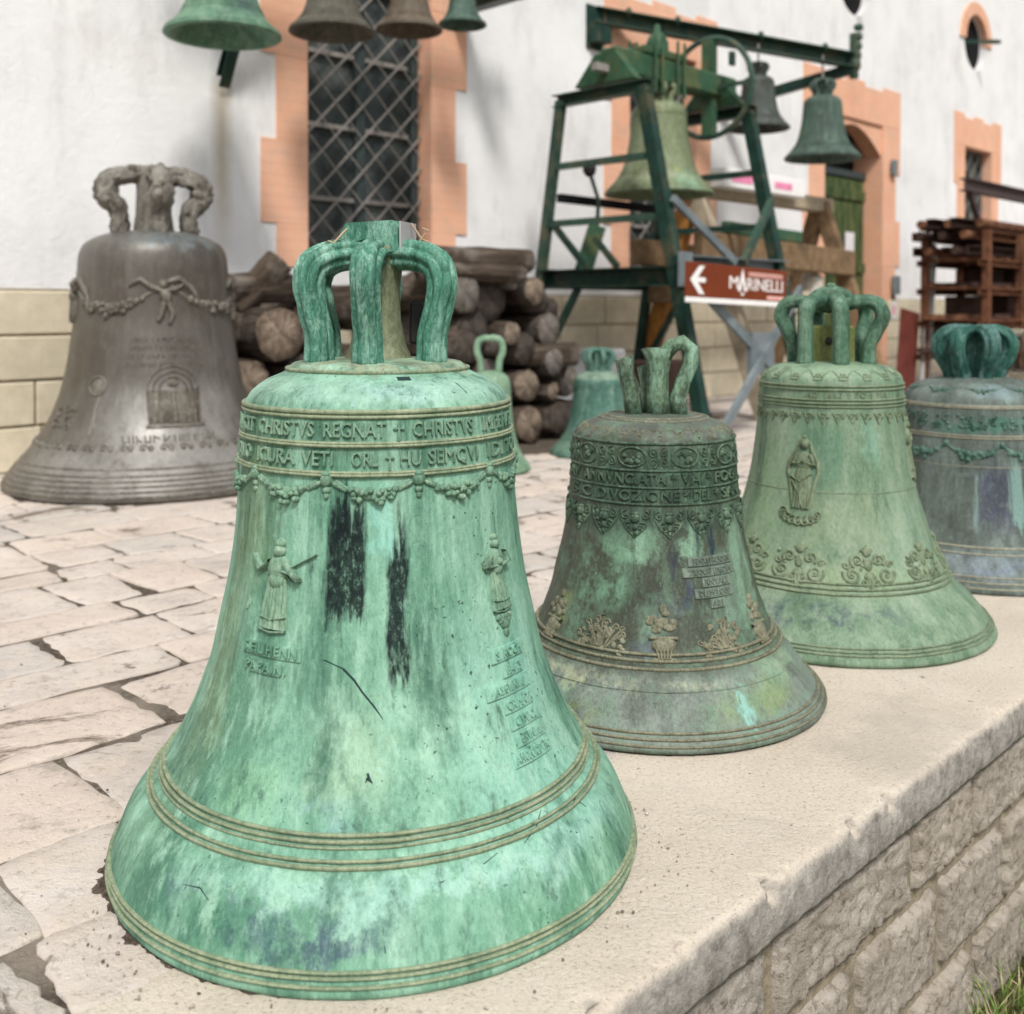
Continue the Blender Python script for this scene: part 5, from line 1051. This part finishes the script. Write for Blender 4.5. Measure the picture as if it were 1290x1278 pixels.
# direction sign
sgn = frame_empty('direction_sign', 3.73, 1.90, .875); sgn.scale = (.96, 1, .76); sgn.rotation_euler = (0, R_(1.6), WANG); tag(sgn, 'brown direction sign with a white left arrow and lettering on the steel frame', 'sign')
MB().box(-.60, .62, -.006, .006, .03, .31, .003).build('sign_panel', M['signbrown'], sgn)
MB().box(-.60, .67, -.012, .004, -.015, .028, .003).build('sign_strip', M['white'], sgn)
aw = .022; MB().add([(-.56, -.0085, .17), (-.46, -.0085, .285), (-.40, -.0085, .285), (-.475, -.0085, .19), (-.39, -.0085, .19), (-.39, -.0085, .15), (-.475, -.0085, .15), (-.40, -.0085, .055), (-.46, -.0085, .055)], [(0, 1, 2, 3), (3, 4, 5, 6), (0, 3, 6), (0, 6, 7, 8)]).build('arrow', M['white'], sgn)
v, f = text_mesh('M', .15, .002); MB().add([(a*1.1-.06, -.0085-c, b+.165) for a, b, c in v], f).build('lettering', M['white'], sgn)
v, f = text_mesh('RINELLI', .15, .002); MB().add([(a*.95+.335, -.0085-c, b+.160) for a, b, c in v], f).build('lettering', M['white'], sgn)
MB().add([(-.01, -.009, .10), (.045, -.009, .30), (.10, -.009, .10), (.065, -.009, .10), (.045, -.009, .19), (.025, -.009, .10)], [(0, 1, 4, 5), (1, 2, 3, 4)]).box(.03, .06, -.010, -.008, .065, .088).build('bell_letter', M['white'], sgn)
MB().box(.12, .56, -.0095, -.0065, .255, .268).box(.12, .56, -.0095, -.0065, .235, .247).build('small_print', M['signpink'], sgn); MB().box(.36, .58, -.0095, -.0065, .045, .075).build('small_print', M['signpink'], sgn)

# ================================================================== WOODEN TRESTLE
tr = frame_empty('wooden_trestle', 5.6, .85, 0); tag(tr, 'weathered timber A-frame trestle behind the brown direction sign', 'trestle')
def LT(u, s, z): return (u-5.6, -(s-.85), z)
for u, mts in ((4.75, (M['woodorange'], M['woodgrey'])), (6.75, (M['wood'], M['wood']))):
    MB().bar(LT(u, .85, 1.80), LT(u+.05, .25, 0), .10, .14, .008).build('leg', mts[0], tr); MB().bar(LT(u, .85, 1.80), LT(u+.05, 1.48, 0), .10, .14, .008).build('leg', mts[1], tr)
    MB().bar(LT(u-.09, .5, .95), LT(u-.09, 1.2, .95), .06, .14, .006).build('cross_timber', M['wood'], tr)
MB().bar(LT(4.5, .85, 1.78), LT(6.9, .85, 1.78), .13, .13, .01).build('ridge_beam', M['woodgrey'], tr)
MB().bar(LT(4.4, 1.14, 1.30), LT(6.78, 1.14, 1.24), .10, .22, .01).build('side_beam', M['wood'], tr); MB().bar(LT(4.4, .55, 1.28), LT(6.78, .55, 1.22), .10, .20, .01).build('side_beam', M['wood'], tr)
MB().bar(LT(4.8, 1.1, 1.46), LT(5.9, 1.12, 1.43), .07, .10, .01).build('green_timber', M['yokegreen'], tr)
tube = frame_empty('white_carton', 5.5, .98, 1.86); tag(tube, 'long white carton with pink print lying on the timber trestle', 'box')
MB().box(-.62, .62, -.07, .07, -.075, .075, .008).build('carton_body', M['white'], tube); MB().box(-.52, -.22, -.073, -.0705, -.03, .035).build('pink_marking', M['pinkprint'], tube); MB().box(.12, .40, -.073, -.0705, -.03, .025).build('pink_marking', M['pinkprint'], tube)
sb = plain_bell('small silvery bell under the trestle beam right of the direction sign', tuple(Q(6.25, 1.05, .80)), .19, ((.42, .39, .33), (.5, .47, .41), (.6, .58, .52), (.25, .22, .18)), 85, 4, 1.05, .3, rings=(.34,), rough=.45)
post = frame_empty('wooden_post', 5.25, 1.75, 0); tag(post, 'leaning pale timber plank behind the crossed steel braces', 'plank'); MB().bar((-.25, .1, .95), (.2, -.1, 0), .04, .10, .005).build('plank_body', M['woodgrey'], post)

# ================================================================== LOG PILES
def log(label, u, s, z, r, L, end, yaw=0.0, pitch=0.0, ov=1.0, group=None, seed=0):
    """axis local x pointing out of the wall (to the viewer's side)"""
    e = empty('log', Q(u, s, z)); e.rotation_euler = (0, pitch, WANG - math.pi/2 + yaw); tag(e, label, 'log', group)
    rr = random.Random(seed); n = 28; k = 14; v = []; f = []
    for i in range(k+1):
        x = -L*i/k
        for j in range(n):
            a = 2*math.pi*j/n; q = r*(1+.16*mn.noise(Vector((math.cos(a)*1.5, math.sin(a)*1.5, seed*3.3)))+.09*mn.noise(Vector((math.cos(a)*3, math.sin(a)*3, x*7+seed)))+.06*mn.noise(Vector((math.cos(a)*9, math.sin(a)*9, x*3+seed)))+.08*max(0, mn.noise(Vector((math.cos(a)*2.5, math.sin(a)*2.5, x*6+seed*9)))-.25)); v.append((x, q*math.cos(a)*ov, q*math.sin(a)))
    for i in range(k):
        for j in range(n): f.append((i*n+j, i*n+(j+1) % n, (i+1)*n+(j+1) % n, (i+1)*n+j))
    f.append(tuple(k*n+j for j in range(n)))
    mesh_obj('bark', v, f, M['bark'], e)
    ev = [(.004, p[1]*.94, p[2]*.94) for p in v[:n]] + [(-.006, p[1]*.99, p[2]*.99) for p in v[:n]] + [(.012*(rr.random()-.5)+.004, 0, 0)]
    ef = [(j, (j+1) % n, 2*n) for j in range(n)] + [(n+j, n+(j+1) % n, (j+1) % n, j) for j in range(n)]
    mesh_obj('cut_end', ev, ef, M[end], e)
    return e
G = 'logs stacked against the wall'
PR_ = [  # u, s, z, r, end, label
 (2.76, 1.15, .71, .105, 'endgrey', 'round grey log end facing out at the upper right of the log pile'),
 (2.52, 1.17, .60, .098, 'enddark', 'dark log with a pale core in the middle of the log pile'),
 (2.14, 1.12, .70, .135, 'enddark', 'thick charcoal coloured log just right of the mint bell crown'),
 (2.00, 1.22, .62, .095, 'enddark', 'small dark log end above the little green bell'),
 (2.63, 1.15, .95, .088, 'endlight', 'pale tan log end directly under the top logs of the pile'),
 (2.04, 1.15, .93, .125, 'endgrey', 'brown log end touching the right crown arm of the mint bell'),
 (2.31, 1.08, .90, .135, 'enddark', 'brown log in the upper row between two paler log ends'),
 (2.88, 1.05, .83, .080, 'enddark', 'small log at the upper right corner of the pile by the wall base'),
 (2.55, 1.16, .37, .105, 'endlight', 'tan log in the lower row right of the little green bell'),
 (2.55, 1.18, .13, .115, 'endlight', 'tan log on the ground right of the little green bell'),
 (2.79, 1.16, .32, .060, 'endlight', 'thin pale log wedged in the lower right of the pile'),
 (2.86, 1.18, .14, .105, 'enddark', 'dark hollow log on the ground at the right end of the pile'),
 (2.92, 1.08, .48, .10, 'enddark', 'dark brown log beside the teal bell'),
 (3.08, 1.05, .13, .11, 'enddark', 'dark log on the ground directly behind the teal bell'),
 (3.10, 1.00, .36, .105, 'endgrey', 'grey log end just above the ground behind the teal bell'),
 (2.76, 1.20, .51, .085, 'endgrey', 'grey log end under the round grey one near the right of the pile'),
 (2.38, 1.20, .69, .075, 'endlight', 'small pale log end between the two darkest logs of the pile'),
 (2.44, 1.14, 1.02, .07, 'endgrey', 'small grey log end high in the pile under the lengthwise logs'),
 (2.30, 1.16, .62, .07, 'enddark', 'small dark log end right above the little green bell handle'),
 (2.72, 1.12, .88, .07, 'enddark', 'small dark log end right of the pale one under the top logs'),
 (2.28, 1.1, .43, .115, 'endgrey', 'log behind the little green bell in the middle row'),
 (2.25, 1.12, .15, .12, 'endgrey', 'log behind the little green bell on the ground'),
 (1.95, 1.1, .38, .12, 'endgrey', 'log hidden low behind the shoulder of the mint bell'),
 (1.9, 1.1, .13, .12, 'enddark', 'log on the ground hidden behind the mint bell'),
]
for i, (u, s_, z, r, en, lb) in enumerate(PR_): log(lb, u, s_, z, r, 1.0, en, random.uniform(-.06, .06), 0, random.uniform(.92, 1.05), G, i+1)
# logs lying along the wall on top of the pile
log('long reddish log lying lengthwise on top of the pile', 2.62, 1.10, 1.13, .075, 1.05, 'endlight', R_(82), 0, 1, G, 31)
log('long grey log lying lengthwise on the pile just below the top one', 2.50, 1.16, 1.05, .055, .75, 'endgrey', R_(84), 0, 1, G, 32)
log('short pinkish log lying lengthwise at the right of the pile', 2.98, 1.16, .55, .075, .40, 'enddark', R_(80), 0, 1, G, 33)
PL_ = [(.99, .86, .71, .145, 'endlight', 'pale ringed log end left of the mint bell crown'), (.84, .80, .45, .13, 'endlight', 'brown log under the pale ringed log end'), (1.18, .8, .45, .14, 'endgrey', 'log low behind the left shoulder of the mint bell'), (1.3, .75, .74, .14, 'endgrey', 'log seen through the mint bell crown'), (.9, .8, .16, .14, 'endgrey', 'log on the ground right of the brown grey bell'), (1.2, .8, .15, .14, 'enddark', 'log on the ground behind the mint bell, left pile'), (1.55, .8, .5, .14, 'endgrey', 'log behind the middle of the mint bell crown'), (1.62, .8, .85, .13, 'enddark', 'log behind the right part of the mint bell crown'), (1.45, .8, .18, .15, 'endgrey', 'log on the ground behind the centre of the mint bell')]
for i, (u, s_, z, r, en, lb) in enumerate(PL_): log(lb, u, s_, z, r, .75, en, random.uniform(-.05, .05), 0, 1, G, i+41)
log('orange brown log lying lengthwise behind the brown grey bell', .92, .62, .74, .10, .5, 'endlight', R_(88), 0, 1, G, 61)
log('grey split log leaning upward on top of the left log pile', 1.10, .68, 1.10, .085, .36, 'endgrey', R_(70), R_(-48), 1, G, 62)
log('small pale log chunk beside the shoulder of the brown grey bell', .86, .60, .91, .06, .2, 'endlight', R_(60), R_(-10), 1, G, 63)
log('greyish log lying across the top of the left pile', 1.32, .66, .95, .085, .5, 'endgrey', R_(86), 0, 1, G, 64)
for (ua, ub, sa, sb_) in ((1.5, 3.4, .95, 1.55), (.7, 1.7, .6, 1.2), (3.0, 5.2, .3, 1.3)):
    nn, mm = 40, 16; v = []; f = []
    for j in range(mm+1):
        for i in range(nn+1):
            a, b = i/nn, j/mm; e = min(a, 1-a, 1.0, (1-b))*4; u = ua+(ub-ua)*a; s_ = sa+(sb_-sa)*b
            v.append(tuple(Q(u, s_, -.012 + .022*min(1, e) + .016*mn.noise(Vector((u*8, s_*8, 2))) + .008*mn.noise(Vector((u*25, s_*25, 2))))))
    for j in range(mm):
        for i in range(nn): f.append((j*(nn+1)+i, (j+1)*(nn+1)+i, (j+1)*(nn+1)+i+1, j*(nn+1)+i+1))
    o = mesh_obj('soil_bank', v, f, M['soil2']); tag(o, 'dark soil and bark litter below the stacked logs', 'soil', kind='stuff')
pb_ = MB(); rp = random.Random(21)
for k in range(330):
    if k < 220: u, s_ = rp.uniform(-2.2, 3.5), rp.uniform(1.0, 4.3)
    elif k < 250: u, s_ = rp.uniform(-1.8, 3.0), 4.34+abs(rp.gauss(0, .22))
    else: t = rp.uniform(-2.7, .3); q = .42+abs(rp.gauss(0, .035)); p = Vector((-.2135+q*math.cos(t), 1.672+q*math.sin(t), 0)) - P0; u, s_ = p.dot(DU), p.dot(DN)
    if s_ > 4.76: continue
    r = rp.uniform(.0008, .0026); c0 = Q(u, s_, .002+r*.5); pb_.ball((c0.x, c0.y, c0.z), (r*rp.uniform(.7, 1.4), r*rp.uniform(.7, 1.4), r*.8), 6, 4)
o = pb_.build('gravel', M['pebble'], None, True); tag(o, 'small pebbles and grit scattered over paving and ledge', 'gravel', kind='stuff')
# squared blocks by the frame foot
for i, (u, s_, z, w_, lb) in enumerate([(3.35, .55, .42, .30, 'grey squared stone block under the green frame left of the timber leg'), (3.85, .6, .40, .42, 'long grey stone block behind the broken crown of the dark bell'), (4.5, .7, .3, .4, 'dark timber block between the crossed steel braces'), (3.1, .5, .4, .16, 'small rusty block beside the log pile')]):
    e = frame_empty('stone_block', u, s_, z); tag(e, lb, 'block'); MB().box(-w_/2, w_/2, -.14, .14, -z, .14, .02).build('block_body', (M['greyboard'], M['greyboard'], M['rustdark'], M['rust'])[i], e)

# ================================================================== RUSTY STEEL RACK at the right
rk = frame_empty('steel_rack', 9.4, 1.5, 0); tag(rk, 'rusty steel storage rack in front of the small right window', 'rack')
def LR(u, s, z): return (u-9.4, -(s-1.5), z)
for u in (8.35, 9.25, 10.3, 11.3):
    for s_ in (1.15, 1.75): MB().channel(LR(u, s_, 0), LR(u, s_, 1.60), .07, .06).build('post', M['rust'], rk)
for z_ in (.35, .68, 1.0, 1.28):
    for s_ in (1.15, 1.75): MB().channel(LR(8.2, s_, z_), LR(11.8, s_, z_), .05, .06).build('shelf_rail', M['rust'], rk)
    for k in range(9): u = 8.4+.4*k; MB().bar(LR(u, 1.1, z_+.04), LR(u, 1.8, z_+.04), .05, .03).build('shelf_bar', M['rust'], rk)
rr = random.Random(12)
nm = 0
for layer, (z_, cnt) in enumerate(((1.55, 7), (1.66, 6), (1.40, 5))):
    for k in range(cnt):
        s_ = 1.10+.72*k/cnt+rr.uniform(-.02, .02); u0 = 8.02+rr.uniform(-.05, .35); L = rr.uniform(3.2, 4.0)
        e = frame_empty('steel_bar', u0, s_, z_); tag(e, 'long rusty steel bar in the bundle on top of the rack', 'steel bar', 'rusty bars bundled on the rack')
        if k % 2: MB().tube([(0, 0, 0), (L, 0, 0)], .042, 10).build('bar_body', M['rust'] if rr.random() < .6 else M['rustdark'], e)
        else: MB().channel((0, 0, 0), (L, 0, 0), .08, .085).build('bar_body', M['rust'] if rr.random() < .6 else M['rustdark'], e)
for layer in range(4):
    z_ = (.42, .75, 1.07, .10)[layer]
    for k in range(5):
        s_ = 1.2+.11*k; u0 = 8.1+rr.uniform(0, .7); L = rr.uniform(2.2, 3.4); e = frame_empty('steel_bar', u0, s_, z_); tag(e, 'dark rusty steel bar lying on a lower shelf of the rack', 'steel bar', 'rusty bars on the rack shelves'); MB().bar((0, 0, 0), (L, 0, 0), .06, .05).build('bar_body', M['rustdark'] if rr.random() < .6 else M['rust'], e)
for k, (u_, s_, z_, w2, h2, lb) in enumerate([(8.75, 1.22, .45, .34, .22, 'added dark filler on the left of the lowest rack shelf'), (9.75, 1.25, .44, .42, .24, 'added dark filler in the middle of the lowest rack shelf'), (9.0, 1.3, .76, .30, .20, 'added dark filler on the left of the middle rack shelf'), (10.0, 1.3, .77, .5, .2, 'added dark filler on the right of the middle rack shelf'), (9.5, 1.25, 1.08, .5, .17, 'added dark filler on the top rack shelf'), (10.6, 1.25, 1.08, .4, .17, 'added dark filler on the right of the top rack shelf'), (10.7, 1.25, .44, .4, .25, 'added dark filler on the right of the lowest rack shelf')]):
    e = frame_empty('filler', u_, s_, z_); tag(e, lb, 'filler'); MB().box(-w2/2, w2/2, -.16, .16, -.02, h2, .01).build('filler_body', M['rustdark'], e)  # dark boxes added to close the bright gaps through the rack
gd = frame_empty('steel_girder', 8.43, 1.5, 2.06); tag(gd, 'dark brown steel girder jutting out above the rusty bars', 'girder')
MB().box(0, 3.4, -.05, .05, -.065, -.05).box(0, 3.4, -.05, .05, .05, .065).box(0, 3.4, -.008, .008, -.05, .05).build('girder_beam', M['darkpurple'], gd); MB().bar((.12, 0, -.05), (.55, 0, -.55), .05, .05).build('girder_brace', M['darkpurple'], gd)
MB().bar((2.6, 0, -.07), (2.6, 0, -2.06), .07, .07).build('girder_post', M['darkpurple'], gd)
e = frame_empty('board', 8.35, 1.15, 0); tag(e, 'grey upright board standing at the end of the rusty rack', 'board'); o = MB().box(-.10, .10, -.012, .012, 0, 1.5, .003).build('board_body', M['greyboard'], e); o.rotation_euler = (0, R_(6), 0)
e = frame_empty('board', 8.0, 1.1, 0); tag(e, 'dark rust red panel leaning beside the grey board', 'board'); o = MB().box(-.20, .20, -.012, .012, 0, .82, .003).build('board_body', M['redpanel'], e); o.rotation_euler = (0, R_(8), 0)
